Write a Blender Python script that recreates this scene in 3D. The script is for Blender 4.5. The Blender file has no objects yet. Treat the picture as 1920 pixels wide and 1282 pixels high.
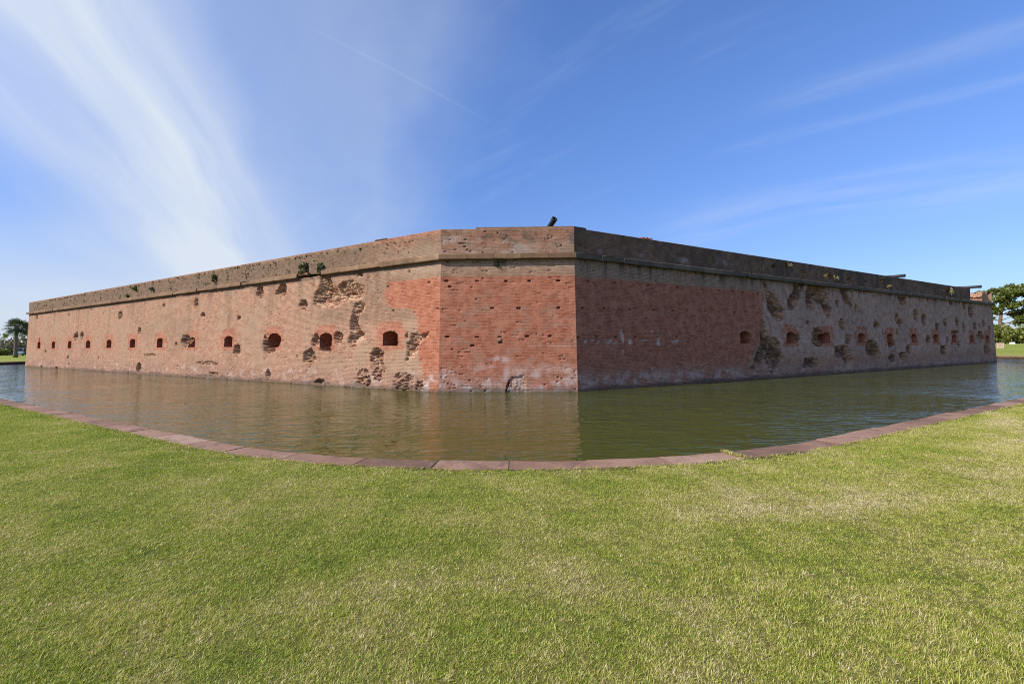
import bpy, bmesh, math, random
import numpy as np
from mathutils import Vector, Matrix

random.seed(7)
rng = np.random.default_rng(11)
scene = bpy.context.scene
COL = scene.collection

# ------------------------------------------------------------------ camera
CAM_H = 2.15
cam_d = bpy.data.cameras.new('camera')
cam_d.sensor_width = 36.0
cam_d.lens = 16.0
cam_d.clip_start = 0.05
cam_d.clip_end = 6000.0
cam = bpy.data.objects.new('camera', cam_d)
COL.objects.link(cam)
PITCH, ROLL = math.radians(0.4574), math.radians(-0.372)
cam.matrix_world = (Matrix.Translation((0, 0, CAM_H)) @ Matrix.Rotation(math.pi / 2 + PITCH, 4, 'X')
                    @ Matrix.Rotation(ROLL, 4, 'Z'))
scene.camera = cam

# ------------------------------------------------------------------ sun and sky
SUN_AZ, SUN_EL = math.radians(63.5), math.radians(36.0)     # azimuth: to the left of straight behind the camera
S = Vector((-math.sin(SUN_AZ) * math.cos(SUN_EL), -math.cos(SUN_AZ) * math.cos(SUN_EL), math.sin(SUN_EL)))
sun_d = bpy.data.lights.new('sun', 'SUN')
sun_d.energy = 5.0
sun_d.angle = math.radians(0.53)
sun_d.color = (1.0, 0.93, 0.82)
sun = bpy.data.objects.new('sun', sun_d)
COL.objects.link(sun)
sun.rotation_euler = S.to_track_quat('Z', 'Y').to_euler()
sun.location = (-40, -20, 40)

world = bpy.data.worlds.new('World')
scene.world = world
world.use_nodes = True


class NT:
    """small helper to write node trees"""
    def __init__(self, tree):
        self.t = tree
        self.n = tree.nodes
        self.l = tree.links

    def node(self, kind, **kw):
        nd = self.n.new(kind)
        for k, v in kw.items():
            setattr(nd, k, v)
        return nd

    def put(self, sock, val):
        if isinstance(val, bpy.types.NodeSocket):
            self.l.new(val, sock)
        elif val is not None:
            if sock.type == 'RGBA' and len(val) == 3:
                val = (*val, 1.0)
            sock.default_value = val

    def math(self, op, a, b=None, c=None, clamp=False):
        nd = self.node('ShaderNodeMath', operation=op)
        nd.use_clamp = clamp
        for i, v in enumerate((a, b, c)):
            if v is not None:
                self.put(nd.inputs[i], v)
        return nd.outputs[0]

    def vmath(self, op, a, b=None):
        nd = self.node('ShaderNodeVectorMath', operation=op)
        self.put(nd.inputs[0], a)
        if b is not None:
            self.put(nd.inputs[1], b)
        return nd.outputs['Value'] if op in ('DOT_PRODUCT', 'LENGTH') else nd.outputs[0]

    def mix(self, fac, a, b, blend='MIX'):
        nd = self.node('ShaderNodeMix', data_type='RGBA', blend_type=blend)
        nd.clamp_factor = True
        self.put(nd.inputs[0], fac)
        self.put(nd.inputs[6], a)
        self.put(nd.inputs[7], b)
        return nd.outputs[2]

    def ramp(self, fac, stops, interp='LINEAR'):
        nd = self.node('ShaderNodeValToRGB')
        cr = nd.color_ramp
        cr.interpolation = interp
        while len(cr.elements) > 1:
            cr.elements.remove(cr.elements[0])
        cr.elements[0].position = stops[0][0]
        for i, (p, c) in enumerate(stops):
            e = cr.elements[0] if i == 0 else cr.elements.new(p)
            c = (c, c, c) if isinstance(c, (int, float)) else c
            e.color = (*c, 1.0)
        self.put(nd.inputs[0], fac)
        return nd.outputs[0]

    def noise(self, vec, scale, detail=3.0, rough=0.55, dist=0.0):
        nd = self.node('ShaderNodeTexNoise')
        self.put(nd.inputs['Vector'], vec)
        nd.inputs['Scale'].default_value = scale
        nd.inputs['Detail'].default_value = detail
        nd.inputs['Roughness'].default_value = rough
        nd.inputs['Distortion'].default_value = dist
        return nd.outputs[0]

    def mapping(self, vec, scale=(1, 1, 1), rot=(0, 0, 0), loc=(0, 0, 0)):
        nd = self.node('ShaderNodeMapping')
        self.put(nd.inputs[0], vec)
        nd.inputs[1].default_value = loc
        nd.inputs[2].default_value = rot
        nd.inputs[3].default_value = scale
        return nd.outputs[0]

    def sep(self, vec):
        nd = self.node('ShaderNodeSeparateXYZ')
        self.put(nd.inputs[0], vec)
        return nd.outputs

    def comb(self, x, y, z=0.0):
        nd = self.node('ShaderNodeCombineXYZ')
        self.put(nd.inputs[0], x)
        self.put(nd.inputs[1], y)
        self.put(nd.inputs[2], z)
        return nd.outputs[0]

    def smooth(self, v, a, b):
        nd = self.node('ShaderNodeMapRange', interpolation_type='SMOOTHSTEP')
        self.put(nd.inputs[0], v)
        nd.inputs[1].default_value = a
        nd.inputs[2].default_value = b
        return nd.outputs[0]


def build_world():
    t = NT(world.node_tree)
    t.n.clear()
    out = t.node('ShaderNodeOutputWorld')
    bg = t.node('ShaderNodeBackground')
    sky = t.node('ShaderNodeTexSky', sky_type='NISHITA')
    sky.sun_disc = False
    sky.sun_elevation = SUN_EL
    sky.sun_rotation = math.pi + SUN_AZ
    sky.altitude = 0.0
    sky.air_density = 1.0
    sky.dust_density = 0.8
    sky.ozone_density = 2.2
    tc = t.node('ShaderNodeTexCoord')
    d = tc.outputs['Generated']
    x, y, z = t.sep(d)
    zz = t.math('ADD', t.math('MAXIMUM', z, 0.0), 0.25)
    px = t.math('DIVIDE', x, zz)
    py = t.math('DIVIDE', y, zz)

    def lin(ax, ay):                      # linear coordinate on the (domed) cloud layer
        return t.math('ADD', t.math('MULTIPLY', px, ax), t.math('MULTIPLY', py, ay))

    def inv(v):
        return t.math('SUBTRACT', 1.0, v)

    def mul(*v):
        r = v[0]
        for k in v[1:]:
            r = t.math('MULTIPLY', r, k)
        return r

    def gauss(v, c, w):
        g = t.math('DIVIDE', t.math('SUBTRACT', v, c), w)
        return t.math('POWER', 2.718, t.math('MULTIPLY', t.math('MULTIPLY', g, g), -1.0))
    # broad soft cirrus band running away from the viewer, with a thin veil beside it
    q1, r1 = lin(0.963, 0.270), lin(-0.270, 0.963)
    warp = t.noise(t.comb(q1, t.math('MULTIPLY', r1, 0.5), 3.1), 1.4, 3.0)
    qw = t.math('ADD', q1, t.math('MULTIPLY', t.math('SUBTRACT', warp, 0.5), 0.42))
    n1 = t.noise(t.comb(t.math('MULTIPLY', qw, 4.2), t.math('MULTIPLY', r1, 0.55), 0.7), 1.0, 4.0, 0.5)
    n2 = t.noise(t.comb(t.math('MULTIPLY', qw, 15.0), t.math('MULTIPLY', r1, 1.8), 5.2), 1.0, 5.0, 0.6)
    n5 = t.noise(t.comb(q1, r1, 8.0), 1.7, 4.0, 0.55)
    band = mul(t.smooth(qw, -1.20, -0.66), inv(t.smooth(qw, -0.56, -0.22)))
    c1 = mul(band, 0.74, t.math('ADD', 0.35, t.math('MULTIPLY', t.smooth(n1, 0.25, 0.70), 0.65)), t.math('ADD', 0.82, t.math('MULTIPLY', n2, 0.36)))
    veil_edge = t.math('ADD', qw, t.math('MULTIPLY', t.math('SUBTRACT', n5, 0.5), 0.7))
    veil = mul(t.smooth(qw, -1.4, -0.4), inv(t.smooth(veil_edge, -0.25, 0.42)))
    c1b = mul(veil, t.math('ADD', 0.14, t.math('MULTIPLY', n1, 0.38)))
    low = mul(inv(t.smooth(z, 0.02, 0.26)), t.smooth(t.math('MULTIPLY', x, -1.0), 0.30, 0.70), t.math('ADD', 0.42, t.math('MULTIPLY', n5, 0.62)))
    # thin wisps crossing on the other side
    q2, r2 = lin(0.637, 0.771), lin(0.771, -0.637)
    w2 = t.noise(t.comb(q2, t.math('MULTIPLY', r2, 0.6), 9.0), 2.2, 3.0)
    q2w = t.math('ADD', q2, t.math('MULTIPLY', t.math('SUBTRACT', w2, 0.5), 0.12))
    n3 = t.noise(t.comb(t.math('MULTIPLY', q2w, 9.0), t.math('MULTIPLY', r2, 1.4), 2.0), 1.0, 5.0, 0.62)
    n4 = t.noise(t.comb(q2, r2, 4.0), 1.5, 2.0)
    c2 = mul(t.smooth(n3, 0.50, 0.80), t.smooth(n4, 0.40, 0.66), 0.12)

    def streak(qc, wdt, ra, rb, amp):     # a single long wisp
        return mul(gauss(q2w, qc, wdt), t.smooth(r2, ra, ra + 0.25), inv(t.smooth(r2, rb - 0.2, rb)), amp, t.smooth(n3, 0.25, 0.75))
    c3 = t.math('ADD', streak(1.51, 0.022, -0.48, 0.8, 0.26), streak(1.34, 0.04, -0.35, 0.6, 0.20))
    c3 = t.math('ADD', c3, streak(1.95, 0.16, -0.9, 1.2, 0.22))
    # old contrail
    rc = lin(0.75, 0.661)
    ctr = mul(gauss(lin(0.661, -0.75), -1.0125, 0.0045), t.smooth(rc, 0.25, 0.45), inv(t.smooth(rc, 0.65, 0.90)), 0.055)
    tot = t.math('ADD', t.math('ADD', c1, c1b), t.math('ADD', t.math('ADD', c2, c3), t.math('ADD', ctr, low)), clamp=True)
    # blue gain: the photograph's sky is a touch more violet than the model sky
    base = t.mix(1.0, sky.outputs[0], t.mix(t.smooth(z, 0.0, 0.55), (0.70, 0.80, 1.14), (0.88, 1.13, 1.62)), 'MULTIPLY')
    cloudcol = (5.2, 5.75, 6.6, 1.0)
    col = t.mix(tot, base, cloudcol)
    t.put(bg.inputs[0], col)
    bg.inputs[1].default_value = 0.115
    t.l.new(bg.outputs[0], out.inputs[0])


build_world()

scene.view_settings.view_transform = 'Standard'
scene.view_settings.look = 'None'
scene.view_settings.gamma = 1.0
scene.view_settings.use_curve_mapping = False
scene.view_settings.exposure = 0.25
scene.cycles.use_denoising = False
scene.cycles.filter_width = 1.05
scene.cycles.use_adaptive_sampling = False

# ------------------------------------------------------------------ helpers


def tag(o, label=None, cat=None, group=None, kind=None):
    if label:
        o['label'] = label
    if cat:
        o['category'] = cat
    if group:
        o['group'] = group
    if kind:
        o['kind'] = kind
    return o


def empty(name, loc=(0, 0, 0), rz=0.0, parent=None):
    o = bpy.data.objects.new(name, None)
    o.empty_display_size = 0.2
    COL.objects.link(o)
    o.location = loc
    o.rotation_euler = (0, 0, rz)
    o.parent = parent
    return o


def mesh_np(name, V, F, smooth=False):
    """V (n,3), F list of equal-size faces (m,k) or list of lists"""
    me = bpy.data.meshes.new(name)
    V = np.asarray(V, dtype=np.float32)
    if isinstance(F, np.ndarray):
        m, k = F.shape
        me.vertices.add(len(V))
        me.vertices.foreach_set('co', V.ravel())
        me.loops.add(m * k)
        me.loops.foreach_set('vertex_index', F.astype(np.int32).ravel())
        me.polygons.add(m)
        me.polygons.foreach_set('loop_start', np.arange(0, m * k, k, dtype=np.int32))
        me.polygons.foreach_set('loop_total', np.full(m, k, dtype=np.int32))
        me.update(calc_edges=True)
    else:
        me.from_pydata([tuple(map(float, v)) for v in V], [], [tuple(map(int, f)) for f in F])
        me.update()
    if smooth:
        me.polygons.foreach_set('use_smooth', np.ones(len(me.polygons), dtype=bool))
    return me


def obj(name, me, mat=None, parent=None, loc=(0, 0, 0), rot=(0, 0, 0)):
    o = bpy.data.objects.new(name, me)
    COL.objects.link(o)
    if mat is not None and not me.materials:
        for m in (mat if isinstance(mat, (list, tuple)) else [mat]):
            me.materials.append(m)
    o.parent = parent
    o.location = loc
    o.rotation_euler = rot
    return o


def attr_color(me, name, arr):
    a = me.attributes.new(name, 'FLOAT_COLOR', 'POINT')
    a.data.foreach_set('color', np.asarray(arr, dtype=np.float32).ravel())


def uv_from(me, uv):
    l = me.uv_layers.new(name='UVMap')
    idx = np.empty(len(me.loops), dtype=np.int32)
    me.loops.foreach_get('vertex_index', idx)
    l.data.foreach_set('uv', np.asarray(uv, dtype=np.float32)[idx].ravel())


class MB:
    """collects boxes, tubes and lathes into one mesh"""
    def __init__(self):
        self.v, self.f = [], []

    def add(self, vs, fs):
        b = len(self.v)
        self.v += [tuple(v) for v in vs]
        self.f += [tuple(b + i for i in f) for f in fs]
        return self

    def box(self, c, s, m=None, bev=0.0):
        hx, hy, hz = s[0] / 2, s[1] / 2, s[2] / 2
        bm = bmesh.new()
        bmesh.ops.create_cube(bm, size=1.0, matrix=Matrix.Diagonal((s[0], s[1], s[2], 1)))
        if bev > 0:
            bmesh.ops.bevel(bm, geom=bm.edges[:] + bm.verts[:], offset=bev, segments=2, affect='EDGES', profile=0.5)
        M = Matrix.Translation(c) @ (m.to_4x4() if m else Matrix())
        bm.verts.index_update()
        self.add([M @ v.co for v in bm.verts], [[v.index for v in f.verts] for f in bm.faces])
        bm.free()
        return self

    def tube(self, pts, rad, n=8, cap=True):
        pts = [Vector(p) for p in pts]
        if not isinstance(rad, (list, tuple)):
            rad = [rad] * len(pts)
        vs, fs = [], []
        for i, p in enumerate(pts):
            d = (pts[min(i + 1, len(pts) - 1)] - pts[max(i - 1, 0)]).normalized()
            a = d.orthogonal().normalized() if i == 0 else (a - d * a.dot(d)).normalized()
            b = d.cross(a)
            for k in range(n):
                w = 2 * math.pi * k / n
                vs.append(p + (a * math.cos(w) + b * math.sin(w)) * rad[i])
        for i in range(len(pts) - 1):
            for k in range(n):
                fs.append((i * n + k, i * n + (k + 1) % n, (i + 1) * n + (k + 1) % n, (i + 1) * n + k))
        if cap:
            fs.append(tuple(range(n))[::-1])
            fs.append(tuple((len(pts) - 1) * n + k for k in range(n)))
        return self.add(vs, fs)

    def lathe(self, prof, M=None, n=20):
        """prof [(r, z)] turned about z"""
        M = M or Matrix()
        vs, fs = [], []
        for r, z in prof:
            for k in range(n):
                w = 2 * math.pi * k / n
                vs.append(M @ Vector((r * math.cos(w), r * math.sin(w), z)))
        for i in range(len(prof) - 1):
            for k in range(n):
                fs.append((i * n + k, i * n + (k + 1) % n, (i + 1) * n + (k + 1) % n, (i + 1) * n + k))
        return self.add(vs, fs)

    def mesh(self, name, smooth=False):
        return mesh_np(name, self.v, self.f, smooth)

    def build(self, name, mat, parent=None, smooth=False, loc=(0, 0, 0), rot=(0, 0, 0)):
        return obj(name, self.mesh(name, smooth), mat, parent, loc, rot)


# value noise for masks and relief
def h2(i, j, s=0):
    i = i.astype(np.int64)
    j = j.astype(np.int64)
    x = (i * 374761393 + j * 668265263 + int(s) * 2147483647 + 1274126177) & 0xFFFFFFFF
    x = ((x ^ (x >> 13)) * 1274126177) & 0xFFFFFFFF
    x = ((x ^ (x >> 16)) * 2246822519) & 0xFFFFFFFF
    x = x ^ (x >> 15)
    return (x & 0xFFFFFF) / float(0x1000000)


def vn(x, y, s=0):
    xi, yi = np.floor(x), np.floor(y)
    fx, fy = x - xi, y - yi
    fx, fy = fx * fx * (3 - 2 * fx), fy * fy * (3 - 2 * fy)
    a, b = h2(xi, yi, s), h2(xi + 1, yi, s)
    c, d = h2(xi, yi + 1, s), h2(xi + 1, yi + 1, s)
    return (a * (1 - fx) + b * fx) * (1 - fy) + (c * (1 - fx) + d * fx) * fy


def fbm(x, y, s=0, o=4):
    r, a, t = 0, 0.5, 0
    for k in range(o):
        r = r + a * vn(x * 2 ** k, y * 2 ** k, s + 17 * k)
        t += a
        a *= 0.5
    return r / t


def sstep(x, a, b):
    t = np.clip((x - a) / (b - a), 0, 1)
    return t * t * (3 - 2 * t)


def in_poly(u, z, P):
    P = np.asarray(P)
    r = np.zeros(u.shape, bool)
    n = len(P)
    j = n - 1
    for i in range(n):
        xi, yi = P[i]
        xj, yj = P[j]
        c = ((yi > z) != (yj > z)) & (u < (xj - xi) * (z - yi) / (yj - yi + 1e-12) + xi)
        r ^= c
        j = i
    return r


def dist_poly(u, z, P):
    P = np.asarray(P)
    d = np.full(u.shape, 1e9)
    for i in range(len(P)):
        a, b = P[i - 1], P[i]
        e = b - a
        t = np.clip(((u - a[0]) * e[0] + (z - a[1]) * e[1]) / (e @ e + 1e-9), 0, 1)
        d = np.minimum(d, np.hypot(u - a[0] - t * e[0], z - a[1] - t * e[1]))
    return d


# ------------------------------------------------------------------ materials


def new_mat(name):
    m = bpy.data.materials.new(name)
    m.use_nodes = True
    t = NT(m.node_tree)
    t.n.clear()
    out = t.node('ShaderNodeOutputMaterial')
    return m, t, out


def principled(t, out, col, rough=0.8, bump=None, metallic=0.0, spec=0.3):
    p = t.node('ShaderNodeBsdfPrincipled')
    t.put(p.inputs['Base Color'], col)
    t.put(p.inputs['Roughness'], rough)
    p.inputs['Metallic'].default_value = metallic
    p.inputs['Specular IOR Level'].default_value = spec
    if bump is not None:
        b = t.node('ShaderNodeBump')
        b.inputs['Strength'].default_value = bump[1]
        b.inputs['Distance'].default_value = bump[2]
        t.put(b.inputs['Height'], bump[0])
        t.l.new(b.outputs[0], p.inputs['Normal'])
    t.l.new(p.outputs[0], out.inputs[0])
    return p


COURSE = 0.0692
BRICK = 0.222


def mat_brick():
    m, t, out = new_mat('weathered_brick')
    uv = t.node('ShaderNodeUVMap').outputs[0]
    tcpos = t.node('ShaderNodeNewGeometry').outputs['Position']
    a1 = t.node('ShaderNodeAttribute', attribute_name='mask')
    s1 = t.node('ShaderNodeSeparateColor')
    t.l.new(a1.outputs['Color'], s1.inputs[0])
    red, white, weath, rub = s1.outputs[0], s1.outputs[1], s1.outputs[2], a1.outputs['Alpha']
    a2 = t.node('ShaderNodeAttribute', attribute_name='mask2')
    s2 = t.node('ShaderNodeSeparateColor')
    t.l.new(a2.outputs['Color'], s2.inputs[0])
    erod, pale, stain_shade = s2.outputs[0], s2.outputs[1], s2.outputs[2]
    # slight wobble so the courses are not ruler straight
    wob = t.noise(t.mapping(uv, (0.9, 5.0, 1)), 1.0, 2.0)
    wuv = t.vmath('ADD', uv, t.comb(0.0, t.math('MULTIPLY', t.math('SUBTRACT', wob, 0.5), 0.02)))
    br = t.node('ShaderNodeTexBrick')
    br.offset = 0.5
    t.put(br.inputs['Vector'], wuv)
    t.put(br.inputs['Color1'], (0, 0, 0))
    t.put(br.inputs['Color2'], (1, 1, 1))
    t.put(br.inputs['Mortar'], (0.5, 0.5, 0.5))
    br.inputs['Scale'].default_value = 1.0
    br.inputs['Mortar Size'].default_value = 0.0105
    br.inputs['Mortar Smooth'].default_value = 0.25
    br.inputs['Bias'].default_value = 0.0
    br.inputs['Brick Width'].default_value = BRICK
    br.inputs['Row Height'].default_value = COURSE
    rnd, mor = br.outputs['Color'], br.outputs['Fac']
    big = t.noise(uv, 0.35, 4.0, 0.6)
    mid = t.noise(uv, 2.3, 4.0, 0.6)
    fine = t.noise(uv, 24.0, 3.0, 0.6)
    v = t.math('ADD', 0.03, t.math('ADD', t.math('MULTIPLY', rnd, 0.46), t.math('MULTIPLY', mid, 0.50)))
    bedf = t.math('FRACT', t.math('DIVIDE', t.sep(wuv)[1], COURSE))
    bed = t.smooth(t.math('ABSOLUTE', t.math('SUBTRACT', bedf, 0.5)), 0.36, 0.47)
    old = t.ramp(v, [(0.12, (0.208, 0.096, 0.062)), (0.34, (0.325, 0.170, 0.112)), (0.55, (0.388, 0.222, 0.148)),
                     (0.78, (0.432, 0.264, 0.180)), (1.0, (0.318, 0.140, 0.088))])
    old = t.mix(t.smooth(big, 0.42, 0.72), old, (0.350, 0.232, 0.160))
    old = t.mix(t.math('MULTIPLY', t.smooth(mid, 0.5, 0.75), 0.35), old, (0.42, 0.235, 0.165))
    rd = t.ramp(v, [(0.12, (0.180, 0.060, 0.036)), (0.36, (0.335, 0.118, 0.069)), (0.6, (0.408, 0.157, 0.095)),
                    (0.80, (0.395, 0.178, 0.118)), (1.0, (0.230, 0.088, 0.060))])
    rd = t.mix(t.math('MULTIPLY', t.smooth(big, 0.45, 0.7), 0.45), rd, (0.33, 0.120, 0.068))
    wt = t.ramp(v, [(0.0, (0.080, 0.054, 0.036)), (0.4, (0.150, 0.100, 0.068)), (0.7, (0.205, 0.138, 0.093)),
                    (1.0, (0.180, 0.090, 0.060))])
    b = t.mix(red, old, rd)
    b = t.mix(weath, b, wt)
    eb = t.ramp(v, [(0.0, (0.185, 0.085, 0.058)), (0.5, (0.335, 0.185, 0.130)), (1.0, (0.41, 0.27, 0.20))])
    b = t.mix(t.math('MULTIPLY', erod, 0.7), b, eb)
    mort = t.mix(red, t.mix(t.smooth(mid, 0.45, 0.65), (0.140, 0.078, 0.048), (0.28, 0.178, 0.115)), t.mix(t.smooth(mid, 0.42, 0.62), (0.115, 0.042, 0.026), (0.37, 0.190, 0.130)))
    mort = t.mix(pale, mort, (0.50, 0.435, 0.345))
    mort = t.mix(erod, mort, (0.135, 0.088, 0.066))
    morf = t.math('MULTIPLY', t.math('MAXIMUM', t.math('MULTIPLY', mor, 0.7), t.math('MULTIPLY', bed, 0.9)), t.math('ADD', 0.80, t.math('MULTIPLY', t.math('MAXIMUM', pale, erod), 0.18)))
    c = t.mix(morf, b, mort)
    rb = t.ramp(t.math('ADD', t.math('MULTIPLY', rnd, 0.4), t.math('MULTIPLY', t.noise(tcpos, 7.0, 3.0, 0.7), 0.6)),
                [(0.2, (0.135, 0.055, 0.032)), (0.42, (0.310, 0.155, 0.095)), (0.56, (0.420, 0.265, 0.170)), (0.7, (0.520, 0.41, 0.30)), (0.85, (0.27, 0.105, 0.060))])
    rb = t.mix(t.math('MULTIPLY', stain_shade, 0.85), rb, (0.085, 0.050, 0.036))
    c = t.mix(rub, c, rb)
    wn = t.smooth(t.math('ADD', t.math('MULTIPLY', fine, 0.4), t.math('MULTIPLY', mid, 0.6)), 0.36, 0.60)
    c = t.mix(t.math('MULTIPLY', white, wn), c, (0.50, 0.43, 0.41))
    # dark stain and algae, plus shade painted under the cordon
    c = t.mix(t.math('MULTIPLY', t.math('MULTIPLY', stain_shade, t.math('SUBTRACT', 1.0, rub)), t.math('ADD', 0.45, t.math('MULTIPLY', mid, 0.7))), c, (0.052, 0.047, 0.040))
    hgt = t.math('ADD', t.math('MULTIPLY', t.math('SUBTRACT', 1.0, mor), 0.6), t.math('ADD', t.math('MULTIPLY', fine, 0.35), t.math('MULTIPLY', rnd, 0.35)))
    principled(t, out, c, 0.93, (hgt, 0.75, 0.012), spec=0.12)
    return m


def mat_stone(name, stops, scale=3.0, rough=0.85, bump=0.5, tint=0.25, dirt=0.0):
    """plain stone / mortar / painted metal with uneven tone; tone varies per object"""
    m, t, out = new_mat(name)
    pos = t.node('ShaderNodeNewGeometry').outputs['Position']
    oi = t.node('ShaderNodeObjectInfo').outputs['Random']
    n = t.noise(t.vmath('ADD', pos, t.comb(t.math('MULTIPLY', oi, 40.0), 0.0)), scale, 6.0, 0.65)
    f = t.noise(pos, scale * 14, 3.0, 0.6)
    v = t.math('ADD', t.math('MULTIPLY', n, 0.75), t.math('MULTIPLY', f, 0.25))
    v = t.math('ADD', v, t.math('MULTIPLY', t.math('SUBTRACT', oi, 0.5), tint))
    c = t.ramp(v, stops)
    if dirt:
        dn = t.math('ADD', t.math('MULTIPLY', t.noise(pos, 2.6, 5.0, 0.7), 0.7), t.math('MULTIPLY', t.noise(pos, 17.0, 4.0, 0.7), 0.3))
        c = t.mix(t.math('MULTIPLY', t.smooth(dn, 0.50, 0.62), dirt), c, (0.085, 0.065, 0.048))
        c = t.mix(t.math('MULTIPLY', t.smooth(t.noise(pos, 5.0, 5.0, 0.7), 0.60, 0.72), dirt), c, (0.40, 0.34, 0.28))
    principled(t, out, c, rough, (v, bump, 0.02), spec=0.2)
    return m


def mat_water():
    m, t, out = new_mat('moat_water')
    pos = t.node('ShaderNodeNewGeometry').outputs['Position']
    p1 = t.mapping(pos, (1.25, 3.3, 1.0), (0, 0, math.radians(12)))
    p2 = t.mapping(pos, (3.0, 6.4, 1.0), (0, 0, math.radians(-14)))
    p3 = t.mapping(pos, (0.16, 0.22, 1.0))
    w1 = t.noise(p1, 1.0, 1.5, 0.5, 0.6)
    w2 = t.noise(p2, 1.0, 1.0, 0.5, 0.4)
    calm = t.smooth(t.noise(p3, 1.0, 3.0), 0.32, 0.68)
    h = t.math('ADD', t.math('MULTIPLY', w1, 0.75), t.math('MULTIPLY', w2, 0.25))
    h = t.math('MULTIPLY', h, t.math('ADD', 0.45, t.math('MULTIPLY', calm, 1.15)))
    murk = t.mix(t.noise(t.mapping(pos, (0.1, 0.1, 1)), 1.0, 3.0), (0.052, 0.060, 0.011), (0.062, 0.069, 0.014))
    p = principled(t, out, murk, 0.04, (h, 1.0, 0.070), spec=0.5)
    p.inputs['IOR'].default_value = 1.333
    return m


def grass_tone(t, pos):
    """patchy lawn tone in world space: 0 lush green .. 1 straw"""
    a = t.noise(pos, 0.42, 3.0, 0.55)
    b = t.noise(t.vmath('ADD', pos, (31.0, 7.0, 0.0)), 1.7, 4.0, 0.6)
    x, y, z = t.sep(pos)
    # worn straw band that follows the moat's edge on one side
    dx = t.math('SUBTRACT', x, 0.2)
    dy = t.math('SUBTRACT', y, 18.0)
    rr = t.math('SQRT', t.math('ADD', t.math('MULTIPLY', dx, dx), t.math('MULTIPLY', dy, dy)))
    g = t.math('DIVIDE', t.math('SUBTRACT', t.math('ADD', rr, t.math('MULTIPLY', a, 1.6)), 14.2), 0.42)
    bandm = t.math('POWER', 2.718, t.math('MULTIPLY', t.math('MULTIPLY', g, g), -1.0))
    bandm = t.math('MULTIPLY', bandm, t.smooth(x, 0.3, 3.5))
    c7 = t.noise(pos, 8.0, 3.0, 0.6)
    v = t.math('ADD', t.math('ADD', t.math('MULTIPLY', a, 0.60), t.math('SUBTRACT', t.math('MULTIPLY', b, 0.95), 0.275)), t.math('MULTIPLY', t.math('SUBTRACT', c7, 0.45), 0.36))
    v = t.math('ADD', v, t.math('MULTIPLY', t.smooth(x, -9.0, 5.0), 0.10))
    mow = t.math('SINE', t.math('ADD', t.math('MULTIPLY', rr, 3.3), t.math('MULTIPLY', a, 5.0)))
    v = t.math('ADD', v, t.math('MULTIPLY', mow, 0.045))
    v = t.math('SUBTRACT', v, 0.16)
    return t.math('ADD', v, t.math('MULTIPLY', bandm, 0.20)), a, b


def mat_grass():
    m, t, out = new_mat('grass_blades')
    pos = t.node('ShaderNodeNewGeometry').outputs['Position']
    at = t.node('ShaderNodeAttribute', attribute_name='blade')
    sc = t.node('ShaderNodeSeparateColor')
    t.l.new(at.outputs['Color'], sc.inputs[0])
    r1, r2, hgt = sc.outputs
    tone, a, b = grass_tone(t, pos)
    v = t.math('ADD', tone, t.math('MULTIPLY', t.math('SUBTRACT', r1, 0.5), 1.0), clamp=True)
    g = t.ramp(v, [(0.10, (0.195, 0.295, 0.022)), (0.34, (0.415, 0.470, 0.046)), (0.52, (0.535, 0.515, 0.090)),
                   (0.70, (0.58, 0.50, 0.21)), (0.88, (0.72, 0.60, 0.35)), (1.0, (0.80, 0.70, 0.49))])
    g = t.mix(t.math('MULTIPLY', t.smooth(r2, 0.88, 0.97), 0.65), g, (0.36, 0.21, 0.11))
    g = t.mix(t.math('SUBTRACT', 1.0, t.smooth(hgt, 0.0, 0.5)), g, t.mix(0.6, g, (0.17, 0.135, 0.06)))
    df = t.node('ShaderNodeBsdfDiffuse')
    t.put(df.inputs[0], g)
    tr = t.node('ShaderNodeBsdfTranslucent')
    t.put(tr.inputs[0], t.mix(1.0, g, (1.0, 1.05, 0.6), 'MULTIPLY'))
    mx = t.node('ShaderNodeMixShader')
    mx.inputs[0].default_value = 0.36
    t.l.new(df.outputs[0], mx.inputs[1])
    t.l.new(tr.outputs[0], mx.inputs[2])
    gl = t.node('ShaderNodeBsdfGlossy')
    gl.inputs['Roughness'].default_value = 0.45
    mx2 = t.node('ShaderNodeMixShader')
    mx2.inputs[0].default_value = 0.035
    t.l.new(mx.outputs[0], mx2.inputs[1])
    t.l.new(gl.outputs[0], mx2.inputs[2])
    t.l.new(mx2.outputs[0], out.inputs[0])
    return m


def mat_lawn():
    m, t, out = new_mat('lawn_soil')
    pos = t.node('ShaderNodeNewGeometry').outputs['Position']
    tone, a, b = grass_tone(t, pos)
    f = t.noise(pos, 60.0, 4.0, 0.7)
    far = t.noise(pos, 0.05, 4.0, 0.6)
    v = t.math('ADD', t.math('MULTIPLY', tone, 0.7), t.math('MULTIPLY', f, 0.3))
    near_c = t.ramp(v, [(0.2, (0.085, 0.105, 0.020)), (0.45, (0.16, 0.16, 0.040)), (0.65, (0.22, 0.19, 0.070)), (0.85, (0.29, 0.23, 0.11))])
    far_c = t.ramp(t.math('ADD', t.math('MULTIPLY', far, 0.7), t.math('MULTIPLY', b, 0.3)),
                   [(0.3, (0.175, 0.225, 0.032)), (0.5, (0.240, 0.270, 0.052)), (0.7, (0.315, 0.285, 0.090))])
    x, y, z = t.sep(pos)
    c = t.mix(t.smooth(y, 24.0, 34.0), near_c, far_c)
    principled(t, out, c, 0.95, (t.math('ADD', f, t.noise(pos, 9.0, 4.0, 0.7)), 0.8, 0.05), spec=0.08)
    return m


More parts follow.
